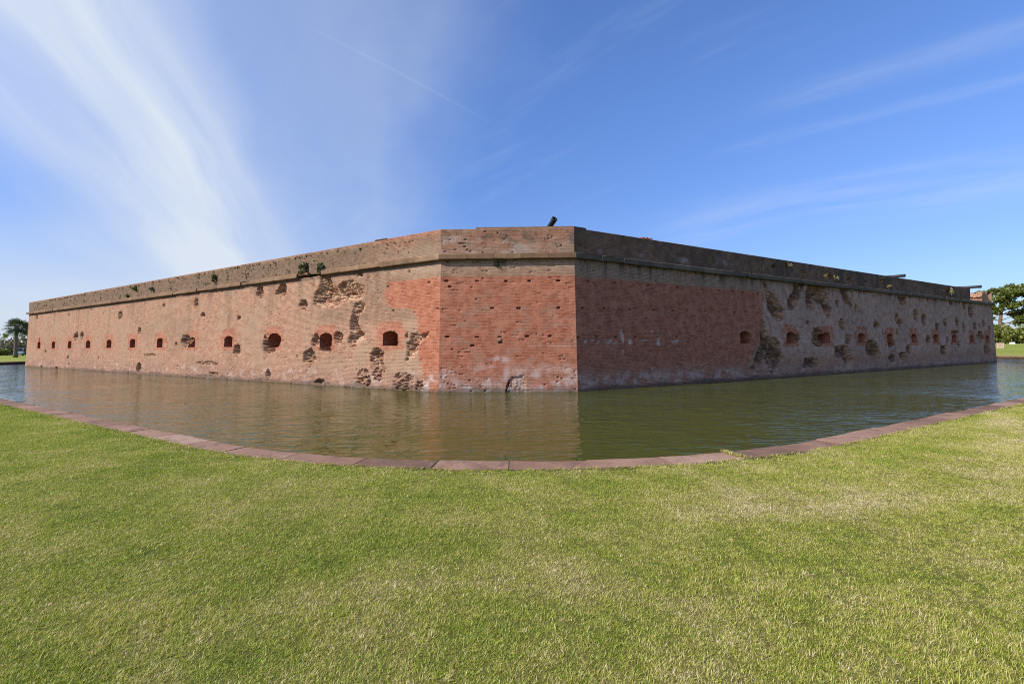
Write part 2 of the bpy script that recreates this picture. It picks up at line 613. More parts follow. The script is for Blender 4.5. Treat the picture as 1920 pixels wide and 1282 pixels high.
def mat_leaf(name, stops, trans=0.3, gloss=0.05):
    m, t, out = new_mat(name)
    at = t.node('ShaderNodeAttribute', attribute_name='blade')
    sc = t.node('ShaderNodeSeparateColor')
    t.l.new(at.outputs['Color'], sc.inputs[0])
    g = t.ramp(sc.outputs[0], stops)
    df = t.node('ShaderNodeBsdfDiffuse')
    t.put(df.inputs[0], g)
    tr = t.node('ShaderNodeBsdfTranslucent')
    t.put(tr.inputs[0], t.mix(1.0, g, (1.05, 1.1, 0.5), 'MULTIPLY'))
    mx = t.node('ShaderNodeMixShader')
    mx.inputs[0].default_value = trans
    t.l.new(df.outputs[0], mx.inputs[1])
    t.l.new(tr.outputs[0], mx.inputs[2])
    gl = t.node('ShaderNodeBsdfGlossy')
    gl.inputs['Roughness'].default_value = 0.4
    mx2 = t.node('ShaderNodeMixShader')
    mx2.inputs[0].default_value = gloss
    t.l.new(mx.outputs[0], mx2.inputs[1])
    t.l.new(gl.outputs[0], mx2.inputs[2])
    t.l.new(mx2.outputs[0], out.inputs[0])
    return m


M_BRICK = mat_brick()
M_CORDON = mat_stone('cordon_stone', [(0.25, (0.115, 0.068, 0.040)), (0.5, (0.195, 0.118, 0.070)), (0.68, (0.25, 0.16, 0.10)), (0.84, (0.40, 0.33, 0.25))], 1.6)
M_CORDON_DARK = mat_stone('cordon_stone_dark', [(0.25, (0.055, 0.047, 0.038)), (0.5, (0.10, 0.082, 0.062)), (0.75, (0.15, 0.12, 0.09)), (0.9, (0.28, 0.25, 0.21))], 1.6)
M_COPING = mat_stone('coping_sandstone', [(0.22, (0.140, 0.080, 0.058)), (0.45, (0.235, 0.135, 0.096)), (0.62, (0.295, 0.176, 0.126)), (0.85, (0.36, 0.25, 0.19))], 1.3, 0.9, 1.0, 0.42, 0.55)
M_MORTAR = mat_stone('joint_mortar', [(0.3, (0.36, 0.32, 0.27)), (0.7, (0.58, 0.53, 0.46))], 5.0)
M_BANK = mat_stone('bank_masonry', [(0.3, (0.030, 0.024, 0.018)), (0.6, (0.075, 0.052, 0.040)), (0.85, (0.12, 0.085, 0.06))], 2.0)
M_DECK = mat_stone('terreplein_earth', [(0.3, (0.12, 0.13, 0.04)), (0.7, (0.24, 0.21, 0.10))], 1.5)
M_IRON = mat_stone('black_iron', [(0.3, (0.010, 0.011, 0.013)), (0.7, (0.030, 0.031, 0.034))], 4.0, 0.42, 0.25)
M_TIMBER = mat_stone('carriage_timber', [(0.3, (0.06, 0.04, 0.028)), (0.7, (0.15, 0.10, 0.07))], 4.0)
M_WATER = mat_water()
M_GRASS = mat_grass()
M_LAWN = mat_lawn()
M_BARK = mat_stone('pine_bark', [(0.3, (0.12, 0.075, 0.050)), (0.55, (0.23, 0.15, 0.105)), (0.8, (0.34, 0.25, 0.19))], 3.0)
M_PALMBARK = mat_stone('palm_bark', [(0.3, (0.10, 0.075, 0.058)), (0.55, (0.19, 0.145, 0.115)), (0.8, (0.30, 0.24, 0.20))], 6.0)
M_TWIG = mat_stone('bare_twigs', [(0.3, (0.15, 0.125, 0.105)), (0.7, (0.30, 0.26, 0.23))], 3.0)
M_PALMLEAF = mat_leaf('palm_leaf', [(0.0, (0.022, 0.040, 0.014)), (0.6, (0.055, 0.085, 0.028)), (1.0, (0.13, 0.15, 0.06))])
M_PINELEAF = mat_leaf('pine_needles', [(0.0, (0.055, 0.085, 0.012)), (0.5, (0.115, 0.140, 0.022)), (1.0, (0.21, 0.215, 0.042))])
M_SHRUBLEAF = mat_leaf('shrub_leaf', [(0.0, (0.075, 0.100, 0.014)), (0.5, (0.165, 0.185, 0.030)), (1.0, (0.30, 0.29, 0.07))])
M_GREYLEAF = mat_leaf('grey_scrub', [(0.0, (0.085, 0.080, 0.062)), (0.5, (0.170, 0.150, 0.120)), (1.0, (0.28, 0.25, 0.205))])
M_WALLLEAF = mat_leaf('wall_fern', [(0.0, (0.035, 0.038, 0.018)), (0.5, (0.095, 0.098, 0.048)), (1.0, (0.21, 0.20, 0.11))])
M_BRIGHTLEAF = mat_leaf('bright_herb', [(0.0, (0.055, 0.075, 0.014)), (0.5, (0.13, 0.15, 0.030)), (1.0, (0.24, 0.25, 0.07))])
M_DRYLEAF = mat_leaf('dry_weed', [(0.0, (0.14, 0.11, 0.04)), (0.5, (0.28, 0.23, 0.08)), (1.0, (0.40, 0.34, 0.15))])
M_WEED = mat_leaf('joint_weed', [(0.0, (0.014, 0.016, 0.006)), (0.6, (0.038, 0.042, 0.016)), (1.0, (0.10, 0.10, 0.04))])
M_WHITE = mat_stone('white_paint', [(0.3, (0.62, 0.62, 0.60)), (0.7, (0.78, 0.78, 0.76))], 2.0, 0.5, 0.05)
M_PALEBODY = mat_stone('pale_blue_body', [(0.3, (0.36, 0.40, 0.48)), (0.7, (0.46, 0.50, 0.58))], 2.0, 0.4, 0.05)
M_RUBBER = mat_stone('tyre_rubber', [(0.3, (0.012, 0.012, 0.012)), (0.7, (0.03, 0.03, 0.03))], 5.0)
M_DARKGLASS = mat_stone('tinted_screen', [(0.3, (0.05, 0.06, 0.075)), (0.7, (0.09, 0.10, 0.12))], 1.0, 0.1, 0.0)
M_BOXWOOD = mat_stone('weathered_panel', [(0.3, (0.30, 0.21, 0.165)), (0.7, (0.44, 0.33, 0.27))], 3.0)

# ------------------------------------------------------------------ plan of the fort (metres; camera stands at 0,0)
PE, PA = np.array([-57.826, 54.046]), np.array([-3.416, 21.151])
PB, PC = np.array([3.020, 20.999]), np.array([52.699, 49.484])
ZC, ZCT, ZT, BAT = 6.19, 6.465, 7.65, 0.297           # cordon underside, cordon top, parapet top, batter
PD, PF = np.array([52.9, 118.0]), np.array([-56.4, 118.0])


def unit(v):
    return v / np.linalg.norm(v)


CORN = {'E': PE, 'A': PA, 'B': PB, 'C': PC, 'D': PD, 'G': PF}
ORDER = ['E', 'A', 'B', 'C', 'D', 'G']               # anticlockwise seen from above


def corner_shift():
    r = {}
    n = len(ORDER)
    for i, k in enumerate(ORDER):
        p, a, b = CORN[ORDER[i - 1]], CORN[k], CORN[ORDER[(i + 1) % n]]
        t0, t1 = unit(a - p), unit(b - a)
        n0, n1 = np.array([-t0[1], t0[0]]), np.array([-t1[1], t1[0]])
        m = unit(n0 + n1)
        r[k] = m / (m @ n0)
    return r


SHIFT = corner_shift()                               # inward shift of each corner per metre of inset
WALLS = {'L': ('A', 'E'), 'F': ('A', 'B'), 'R': ('B', 'C')}


def frame(w):
    a, b = WALLS[w]
    t = unit(CORN[b] - CORN[a])
    n = np.array([-t[1], t[0]])
    if n[1] < 0:
        n = -n
    return CORN[a], CORN[b], SHIFT[a], SHIFT[b], n, np.linalg.norm(CORN[b] - CORN[a])


def wall_pos(w, u, z, depth, inset=None):
    a, b, sa, sb, n, L = frame(w)
    o = BAT * np.minimum(z, ZC) / ZC if inset is None else np.full_like(u, inset)
    f = (u / L)[..., None]
    P = (a + sa * o[..., None]) * (1 - f) + (b + sb * o[..., None]) * f + n * depth[..., None]
    return np.concatenate([P, z[..., None]], -1)


# ------------------------------------------------------------------ survey of the damage, metres along the wall and above the water
LA = [(47.51,3.35,0.7,0.46),(45.86,3.4,0.41,0.38),(36.78,5.02,0.48,0.4),(32.66,3.6,0.29,0.3),(28.51,5.49,0.21,0.18),(43.77,5.83,0.21,0.12),(60.51,5.78,0.3,0.33),(56.54,1.8,0.27,0.28),(49.37,1.25,0.23,0.23),(48.88,0.54,0.17,0.15),(41.19,1.26,0.15,0.17),(52.7,0.05,0.47,0.13),(57.63,0.12,0.21,0.2),(32.41,0.5,0.48,0.46),(24.64,2.59,0.7,0.56),(26.07,2.42,0.19,0.15),(25.6,0.75,0.1,0.09),(34.37,0.02,0.1,0.13),(49.98,5.59,0.18,0.16),
(23.26,5.34,0.35,0.39),(22.18,4.44,0.3,0.21),(17.39,4.09,0.23,0.17),(15.03,5.69,0.42,0.42),(12.65,5.57,0.51,0.47),(10.42,4.59,0.4,0.35),(17.46,1.88,0.46,0.43),(13.81,2.29,0.73,0.55),(9.69,1.56,0.59,0.5),(9.11,2.49,0.4,0.33),(7.24,2.6,0.37,0.35),(8.31,1.99,0.46,0.23),(13.73,0.44,0.27,0.36),(8.72,0.12,0.41,0.2),(10.85,1.58,0.07,0.07),(58.9,3.05,0.22,0.28),
(4.13,1.67,0.52,0.42),(2.1,2.69,0.11,0.14),(5.61,5.96,0.21,0.16),(2.03,5.82,0.07,0.07)]
L_SPARSE = [(30.4,1.56,1.01,0.11),(21.25,1.02,1.29,0.12),(20.39,0.3,0.63,0.1),(4.1,0.92,0.49,0.41),(5.08,0.48,0.51,0.42),(2.32,0.37,0.54,0.42),(1.22,0.22,0.3,0.25)]
L_POLY = [[(9.0,6.37),(8.05,6.25),(7.97,5.83),(7.44,5.49),(6.9,5.78),(6.13,5.75),(6.07,5.53),(5.28,5.4),(5.21,4.97),(5.35,4.69),(5.87,4.58),(6.95,4.57),(7.49,4.3),(9.01,4.3),(9.57,4.63),(9.41,5.09),(9.08,5.53),(8.92,5.9)],
[(5.87,4.51),(5.13,4.4),(5.17,4.12),(5.52,3.85),(5.66,3.43),(5.55,3.21),(4.97,2.85),(4.96,2.57),(5.47,2.43),(5.87,2.08),(6.18,2.08),(6.42,2.44),(6.27,2.87),(6.35,3.45),(6.16,3.88)],
[(1.77,2.78),(0.7,2.76),(0.82,2.51),(1.32,2.26),(1.39,1.75),(1.91,1.55),(2.21,1.29),(2.05,1.88),(2.1,2.27),(1.84,2.46)]]
L_RED = [(3.4,5.4),(-0.2,5.4),(-0.2,-0.6),(0.76,-0.6),(0.76,0.05),(0.95,0.99),(1.3,1.62),(1.44,3.62),(1.8,3.96),(3.35,4.1),(3.76,4.74)]
R_RED = [(-1,5.33),(3.55,5.39),(11.15,5.44),(14.93,5.53),(14.69,3.59),(14.31,2.21),(13.81,1.99),(13.0,0.8),(12.7,-0.6),(-1,-0.6)]
L_PUT = [(3.47,5.22),(0.71,5.21),(0.16,3.91),(3.05,3.95)]
F_PUT = [(0.3,5.2),(1.76,5.19),(3.15,5.18),(4.27,5.18),(5.65,5.17),(2.49,3.91),(3.74,3.9),(5.63,3.89),(0.36,2.57),(1.77,2.56),(2.84,2.56),(4.15,2.58),(5.2,2.58),(2.87,2.3),(1.54,2.16),(0.45,4.92)]
R_PUT = [(0.84,5.18),(2.5,5.2),(4.82,5.23),(7.05,5.25),(9.1,5.26),(10.57,5.27),(11.83,5.28),(12.83,5.29),(14.34,5.32),(0.42,3.89),(1.75,3.92),(3.44,3.94),(5.13,3.95),(6.67,3.97),(7.74,3.98),(9.26,4.03),(10.48,4.03),(11.88,4.04),(13.17,4.09),(14.27,4.08),(0.12,2.52),(1.26,2.53),(2.44,2.53),(3.77,2.53),(5.37,2.54),(6.8,2.58),(8.1,2.6),(9.57,2.56)]
F_CRACK = [(3.62,0.85),(3.3,0.57),(3.19,0.23),(3.12,-0.1)]
F_PATCH = [(3.34,0.64),(3.96,0.78),(4.09,-0.1),(3.2,-0.1)]
R_WHITE = [(2.82,2.72,0.12,0.19),(2.9,2.28,0.12,0.45),(0.5,2.32,0.13,0.13),(0.99,2.35,0.14,0.07),(1.93,2.32,0.57,0.13),(3.41,2.29,0.15,0.15),(4.4,2.35,0.16,0.09),(5.37,2.31,0.13,0.27),(4.96,2.86,0.11,0.06),(6.57,2.33,0.33,0.11),(5.45,0.67,0.13,0.12),(4.86,0.92,0.06,0.09)]
R_POLY = [[(14.99,6.11),(15.3,6.05),(15.49,5.47),(16.12,5.35),(16.71,4.69),(17.2,4.33),(17.0,3.64),(16.46,3.52),(15.72,3.91),(15.32,4.34),(15.19,4.93),(15.0,5.59)],
[(18.5,6.18),(19.79,6.26),(19.43,5.6),(18.94,5.1),(18.44,4.37),(17.48,4.42),(17.55,5.04),(18.15,5.53)],
[(20.08,6.19),(22.55,6.34),(22.89,5.27),(23.21,4.61),(22.97,3.98),(22.41,4.0),(22.0,4.49),(21.9,4.9),(20.97,4.86),(20.91,4.37),(19.87,4.42),(19.81,5.14)],
[(24.5,6.2),(25.35,6.17),(25.79,5.58),(26.42,5.08),(26.11,4.76),(25.2,5.11),(24.76,5.61)],
[(14.7,3.66),(15.03,3.23),(15.09,2.64),(15.97,2.57),(16.45,2.13),(16.53,1.68),(17.01,1.22),(16.18,0.79),(15.88,0.35),(15.47,0.07),(15.12,0.38),(14.71,1.26),(14.05,0.63),(13.43,0.37),(13.22,0.66),(13.9,1.64),(14.31,2.21),(14.39,3.0)],
[(23.27,1.93),(24.77,2.01),(24.97,2.78),(25.92,2.78),(25.96,2.44),(25.28,1.92),(25.56,1.48),(25.81,0.79),(25.05,0.29),(24.13,1.0),(23.16,1.1)],
[(28.02,2.26),(29.56,2.35),(30.22,1.52),(30.1,0.78),(29.14,0.89),(27.89,1.36)],
[(19.21,1.18),(20.08,1.16),(20.96,1.06),(20.91,0.58),(19.71,0.46),(18.85,0.48)]]
R_ELL = [(24.04,5.02,0.23,0.26),(26.79,4.78,0.24,0.31),(24.55,3.5,0.41,0.51),(29.94,3.5,0.43,0.46),(30.97,3.09,0.16,0.19),(19.95,3.58,0.26,0.16),(21.07,2.59,0.76,0.65),(18.37,2.51,0.49,0.27),
(33.73,4.21,0.39,0.49),(34.26,3.66,0.4,0.42),(37.56,4.55,0.61,0.59),(39.14,4.11,0.58,0.6),(34.96,5.8,0.89,0.43),(43.87,4.06,0.44,0.4),(46.85,4.15,0.47,0.49),(48.52,3.65,0.45,0.5),(50.74,5.3,0.66,0.69),(51.56,3.86,0.43,0.43),(53.0,3.84,0.44,0.26),(54.25,4.17,0.5,0.44),(55.94,3.48,0.42,0.45),(52.95,2.67,0.98,0.65),(42.0,3.56,0.48,0.39),(39.69,2.33,0.51,0.45),(44.15,2.32,0.36,0.47),(42.91,1.47,0.69,0.46),(46.83,2.0,0.34,0.37),(54.6,1.35,1.01,0.62),(32.13,1.99,0.52,0.34),(28.82,1.88,0.82,0.52),(29.76,1.28,0.63,0.39),(32.24,0.9,0.6,0.34),(34.2,1.07,0.63,0.35),(35.42,1.62,0.41,0.42),(33.51,2.95,0.22,0.35),(45.73,6.03,0.42,0.41),(40.25,6.03,0.22,0.19),(42.14,6.11,0.16,0.16),(49.15,5.83,0.41,0.42),(57.13,5.95,0.27,0.23),(46.13,3.13,0.95,0.2)]
EMB = {'L': [59.0, 54.09, 49.09, 44.06, 38.97, 33.9, 28.79, 23.63, 18.55, 13.36, 8.28, 3.24],
       'R': [12.82, 17.71, 22.18, 27.31, 32.11, 36.7, 41.39, 45.77, 50.42, 54.95], 'F': []}
EZB, EZS, EZC, EHW = 2.18, 2.72, 2.93, 0.52         # sill, springing, crown, half width


def brick_cell(u, z):
    j = np.floor(z / COURSE)
    o = np.where(np.mod(j, 2) == 0, 0.0, 0.5)
    i = np.floor(u / (BRICK * 0.5) + o)
    return i, j, (i - o + 0.5) * BRICK * 0.5, (j + 0.5) * COURSE


def wall_depth(w, u, z):
    """how far the surface is blown or weathered back, and how much of it is raw rubble"""
    i, j, cu, cz = brick_cell(u, z)
    ws = {'L': 1, 'F': 2, 'R': 3}[w]
    r = h2(i, j, ws)
    r2_ = h2(i, j, ws + 50)
    r0 = r
    r = 0.68 * r + 0.32 * h2(np.floor(i / 2), np.floor(j / 2), ws + 80)       # broken masonry comes away in lumps
    dep = np.zeros(u.shape)
    rub = np.zeros(u.shape)
    wob = (fbm(cu * 3.1, cz * 3.1, ws + 5, 3) - 0.5) * 0.75
    if w != 'F':
        for (a, b, ra, rb) in (LA if w == 'L' else R_ELL):
            k = np.abs(u - a) < ra * 1.8 + 0.2
            if not k.any():
                continue
            q = np.hypot((cu[k] - a) / max(ra, 0.07), (cz[k] - b) / max(rb, 0.07)) + wob[k]
            # hits dig deepest just above the middle and leave a ragged apron below
            D = np.clip(0.42 * (ra + rb) + 0.18, 0.18, 0.70)
            if w == 'R':
                D *= 0.95
            inside = q < 1.0
            prof = np.sqrt(np.clip(1 - np.clip(q, 0, 1) ** 2, 0, 1))
            low = np.where(cz[k] < b - 0.35 * rb, 0.45 + 0.9 * (r2_[k] > 0.72), 1.0)
            dd = np.where(inside, (0.05 + D * prof * (0.12 + 1.25 * r[k])) * low, 0)
            dep[k] = np.maximum(dep[k], dd)
            rub[k] = np.maximum(rub[k], inside * 1.0)
        for pi, P in enumerate(L_POLY if w == 'L' else R_POLY):
            P = np.array(P)
            k = (u > P[:, 0].min() - 0.3) & (u < P[:, 0].max() + 0.3) & (z > P[:, 1].min() - 0.3) & (z < P[:, 1].max() + 0.3)
            if not k.any():
                continue
            ju = cu[k] + wob[k] * 0.22
            jz = cz[k] + (fbm(cu[k] * 2.7, cz[k] * 2.7, 77, 3) - 0.5) * 0.22
            ins = in_poly(ju, jz, P)
            ds = dist_poly(ju, jz, P)
            big = fbm(cu[k] * 1.5, cz[k] * 1.5, 31 + pi, 3)
            D = 0.66 if w == 'L' else 0.55
            dd = np.where(ins, 0.05 + np.clip(ds / 0.42, 0.2, 1) * D * (0.10 + 0.55 * big + 0.80 * r[k] ** 1.5), 0)
            dep[k] = np.maximum(dep[k], dd)
            rub[k] = np.maximum(rub[k], ins * 1.0)
    if w == 'L':
        for (a, b, ra, rb) in L_SPARSE:
            q = np.hypot((cu - a) / ra, (cz - b) / rb) + wob
            s = (q < 1.15) & (r2_ > 0.36)
            dep = np.maximum(dep, np.where(s, 0.06 + 0.30 * r, 0))
            rub = np.maximum(rub, s * 0.8)
    if w == 'F':
        a = dist_poly(u, z, F_CRACK)
        # open crack above the waterline
        cw = (0.004 + 0.05 * fbm(u * 6, z * 6, 3)) * sstep(z, 0.75, 0.3)
        op = np.full(u.shape, False)
        for k in range(3):
            p, q = np.array(F_CRACK[k]), np.array(F_CRACK[k + 1])
            e = q - p
            tt = np.clip(((u - p[0]) * e[0] + (z - p[1]) * e[1]) / (e @ e), 0, 1)
            op |= np.hypot(u - p[0] - tt * e[0], z - p[1] - tt * e[1]) < cw
        dep = np.where(op, 0.22, dep)
        pt = in_poly(cu, cz, F_PATCH)
        dep = np.where(pt & ~op, 0.03 + 0.05 * r, dep)
    r = r0
    # scaffold holes: one missing brick each
    for (a, b) in {'L': L_PUT, 'F': F_PUT, 'R': R_PUT}[w]:
        k = (np.abs(u - a) < 0.085) & (np.abs(z - b) < 0.034)
        dep = np.where(k, np.maximum(dep, 0.24), dep)
    # weathering: single bricks that have lost their face
    er = fbm(cu * 0.9, cz * 1.6, ws + 90, 4)
    lo = np.where(w == 'L', sstep(z, 1.25, 0.35), sstep(z, 1.3, 0.5) * 0.6)
    if w == 'F':
        lo = lo * 0.35
    if w == 'R':
        lo = np.maximum(lo, 0.25 * sstep(er, 0.5, 0.66))
    loss = (r2_ > (0.994 if w == 'F' else 0.985) - 0.20 * lo * sstep(er, 0.35, 0.62))
    dep = np.maximum(dep, np.where(loss, 0.012 + 0.04 * r, 0.0))
    # ledges: the upper edge of a brick eaten away, running a brick or two
    li = np.floor(u / 0.31 + h2(j, j * 0, ws) * 3)
    lr = h2(li, j, ws + 300)
    lim = {'L': 0.997, 'F': 0.990, 'R': 0.990}[w] - 0.10 * sstep(er, 0.46, 0.66) * {'L': 0.3, 'F': 0.8, 'R': 0.5}[w]
    ledge = (lr > lim) & (np.mod(z / COURSE, 1.0) > 0.45)
    dep = np.maximum(dep, np.where(ledge, 0.012 + 0.03 * r, 0.0))
    dep = dep + 0.004 * (r - 0.5) + 0.012 * (fbm(u * 0.5, z * 0.5, ws + 9, 3) - 0.5)
    return dep, rub


def surround_shape(du, z):
    """toothed red brick frame round an embrasure"""
    hw = np.where(z > 3.02, 0.80, np.where(z > 2.52, 1.06, np.where(z > 2.22, 0.84, 0.98)))
    hw = hw + np.where(np.mod(np.floor(z / (COURSE * 2)), 2) == 0, 0.0, -0.05)
    return (np.abs(du) < hw) & (z > 1.96) & (z < 3.37)


def opening_shape(du, z):
    top = EZS + (EZC - EZS) * np.sqrt(np.clip(1 - (du / EHW) ** 2, 0, 1))
    return (np.abs(du) < EHW) & (z > EZB) & (z < top)


def wall_masks(w, u, z, dep, rub):
    i, j, cu, cz = brick_cell(u, z)
    ws = {'L': 1, 'F': 2, 'R': 3}[w]
    red = np.zeros(u.shape)
    if w == 'F':
        red = (cz < 5.39).astype(float)
        red = np.where(in_poly(cu, cz, F_PATCH), 0.25, red)
    else:
        jit = (h2(i, j, 7) - 0.5) * 0.22
        red = in_poly(cu + jit, cz, L_RED if w == 'L' else R_RED).astype(float)
    for e in EMB[w]:
        red = np.maximum(red, surround_shape(cu - e, cz) * (0.74 if w == 'L' else 0.85))
    big = fbm(u * 0.55, z * 0.55, ws + 20, 4)
    mid = fbm(u * 2.2, z * 2.6, ws + 25, 4)
    white = np.zeros(u.shape)
    if w == 'F':
        white = sstep(z, 1.55, 0.7) * sstep(mid + 0.35 * big, 0.52, 0.82) * 0.60 + sstep(z, 0.55, 0.15) * 0.22
        white += 0.03 * sstep(mid, 0.55, 0.8)
        white += 0.8 * sstep(0.6 - np.hypot((u - 2.8) / 1.2, (z - 1.5) / 0.4), 0, 0.5) * sstep(mid, 0.4, 0.6)
        white += 0.5 * np.exp(-((z - 2.12) / 0.03) ** 2) * sstep(u, 3.6, 5.0)
    elif w == 'R':
        white = sstep(z, 1.0, 0.45) * sstep(z, 0.05, 0.25) * sstep(mid + 0.3 * big, 0.50, 0.78) * 0.50
        white *= np.where(u < 15, 1.0, 0.6)
        white = np.maximum(white, 0.30 * (u > 14.8) * (rub < 0.5) * (red < 0.5) * sstep(z, 1.0, 1.8))
        for (a, b, ra, rb) in R_WHITE:
            q = np.hypot((u - a) / ra, (z - b) / rb) + (fbm(u * 7, z * 5, 8, 3) - 0.5) * 2.2
            white = np.maximum(white, sstep(1.15, 0, 1) * sstep(-q, -1.0, -0.4) * 1.0)
        white = np.maximum(white, 0.45 * sstep(mid, 0.58, 0.7) * sstep(z, 1.9, 2.4) * (u > 15) * sstep(z, 3.4, 2.6))
    else:
        white = sstep(z, 1.1, 0.4) * sstep(u, 1.6, 0.6) * sstep(mid, 0.35, 0.55) * 0.9
        white = np.maximum(white, 0.45 * sstep(mid, 0.55, 0.75) * sstep(z, 1.4, 0.4))
    streak = fbm(u * 1.4, z * 0.08, ws + 40, 3)
    weath = np.zeros(u.shape)
    if w == 'L':
        weath = 0.32 * sstep(streak, 0.58, 0.78) * sstep(z, 2.0, 5.0) + 0.22 * sstep(big, 0.5, 0.7)
        g = np.exp(-((u - 7.6) / 1.5) ** 2 - ((z - 3.9) / 0.5) ** 2)
        weath = np.maximum(weath, 0.62 * g)
        weath = np.maximum(weath, 0.45 * sstep(u, 1.2, 2.2) * sstep(u, 8.5, 5.0) * sstep(z, 3.2, 3.6))
    elif w == 'R':
        weath = np.where(u > 14.5, 0.22 * sstep(big, 0.4, 0.6), 0.22 + 0.22 * sstep(mid, 0.45, 0.65))
    else:
        weath = 0.10 * sstep(mid, 0.5, 0.75) * sstep(z, 1.0, 2.0)
    weath = weath * (1 - {'L': 0.85, 'F': 0.0, 'R': 0.25}[w] * red)
    bandtop = sstep(z, 5.36, 5.46) * np.where(w == 'L', sstep(u, 4.6, 3.4), np.where(w == 'R', sstep(u, 19, 13), 1.0))
    pale = bandtop * (0.30 + 0.40 * sstep(mid, 0.3, 0.5)) * (1.0 if w == 'R' else sstep(z, 5.45, 5.9))
    pale = np.maximum(pale, 0.35 * sstep(mid, 0.5, 0.7) * (w == 'R') * (u > 14.5))
    weath = np.maximum(weath, bandtop * {'L': 0.25, 'F': 0.30, 'R': 0.75}[w])
    erod = sstep(z, 1.25, 0.5) * (0.35 + 0.65 * sstep(big, 0.35, 0.55)) if w == 'L' else sstep(z, 1.3, 0.6) * 0.8 * sstep(big + 0.3 * (w == 'R'), 0.3, 0.6)
    if w == 'F':
        erod = np.maximum(erod, 0.5 * sstep(mid, 0.52, 0.7) * sstep(z, 5.0, 4.2))
    stain_shade = sstep(z + 0.34 * (fbm(u * 1.2, z * 0.6, 71, 4) - 0.5), 0.30, 0.08) * 0.72
    drip = fbm(u * 2.6, z * 0.15, ws + 60, 3)
    stain_shade = np.maximum(stain_shade, sstep(drip, 0.60, 0.74) * sstep(z, 5.2, 6.15) * np.where(w == 'L', 0.5, 0.75))
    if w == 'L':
        stain_shade = np.maximum(stain_shade, 0.6 * sstep(z, 5.92 + 0 * z, 6.1) * (0.4 + 0.6 * sstep(fbm(u * 1.1, z * 0, 73, 3), 0.3, 0.5)))  # algae strip under the cordon; also deepens the cordon's shadow in the colour
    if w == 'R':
        stain_shade = np.maximum(stain_shade, rub * (0.22 + 0.7 * sstep(fbm(u * 2.5, z * 2.5, 66, 3), 0.4, 0.6)))
        stain_shade = np.maximum(stain_shade, 0.10 * sstep(big, 0.55, 0.7) * (u > 14.5))
    if w != 'F':
        stain_shade = np.maximum(stain_shade, 0.25 * sstep(drip, 0.66, 0.78) * sstep(z, 2.5, 5.5))
    rubc = rub * np.where(red > 0.5, 0.55, 0.95)
    m1 = np.stack([red, np.clip(white, 0, 1), np.clip(weath, 0, 1), np.clip(rubc, 0, 1)], -1)
    m2 = np.stack([np.clip(erod, 0, 1), np.clip(pale, 0, 1), np.clip(stain_shade, 0, 1), np.ones(u.shape)], -1)
    return m1, m2


def col_steps(L, near, mid, far):
    u = [np.arange(0, min(22, L), near)]
    if L > 22:
        u.append(np.arange(22, 42, mid))
        u.append(np.arange(42, L, far))
    u = np.concatenate(u + [[L]])
    return u


# ------------------------------------------------------------------ the fort
fort = empty('brick_fort', (0, 21, 0))
tag(fort, 'shell-scarred red and tan brick fort with cut-off corner rising from the moat', 'fort')


def child(name, me, mat, parent=fort):
    """part given in world coordinates under the fort's empty"""
    o = obj(name, me, mat, parent)
    p, q = parent, Vector((0, 0, 0))
    while p is not None:
        q += p.location
        p = p.parent
    o.location = -q
    return o


UOFF = {'L': 100.0, 'F': 200.0, 'R': 300.0}


def grid_faces(nr, nc):
    idx = np.arange(nr * nc).reshape(nr, nc)
    return np.stack([idx[:-1, :-1], idx[:-1, 1:], idx[1:, 1:], idx[1:, :-1]], -1).reshape(-1, 4)


def submesh(name, P, F, attrs, uv, flip):
    used, inv = np.unique(F.ravel(), return_inverse=True)
    F2 = inv.reshape(F.shape)
    if flip:
        F2 = F2[:, ::-1]
    me = mesh_np(name, P[used], np.ascontiguousarray(F2))
    for k, v in attrs.items():
        attr_color(me, k, v[used])
    uv_from(me, uv[used])
    return me


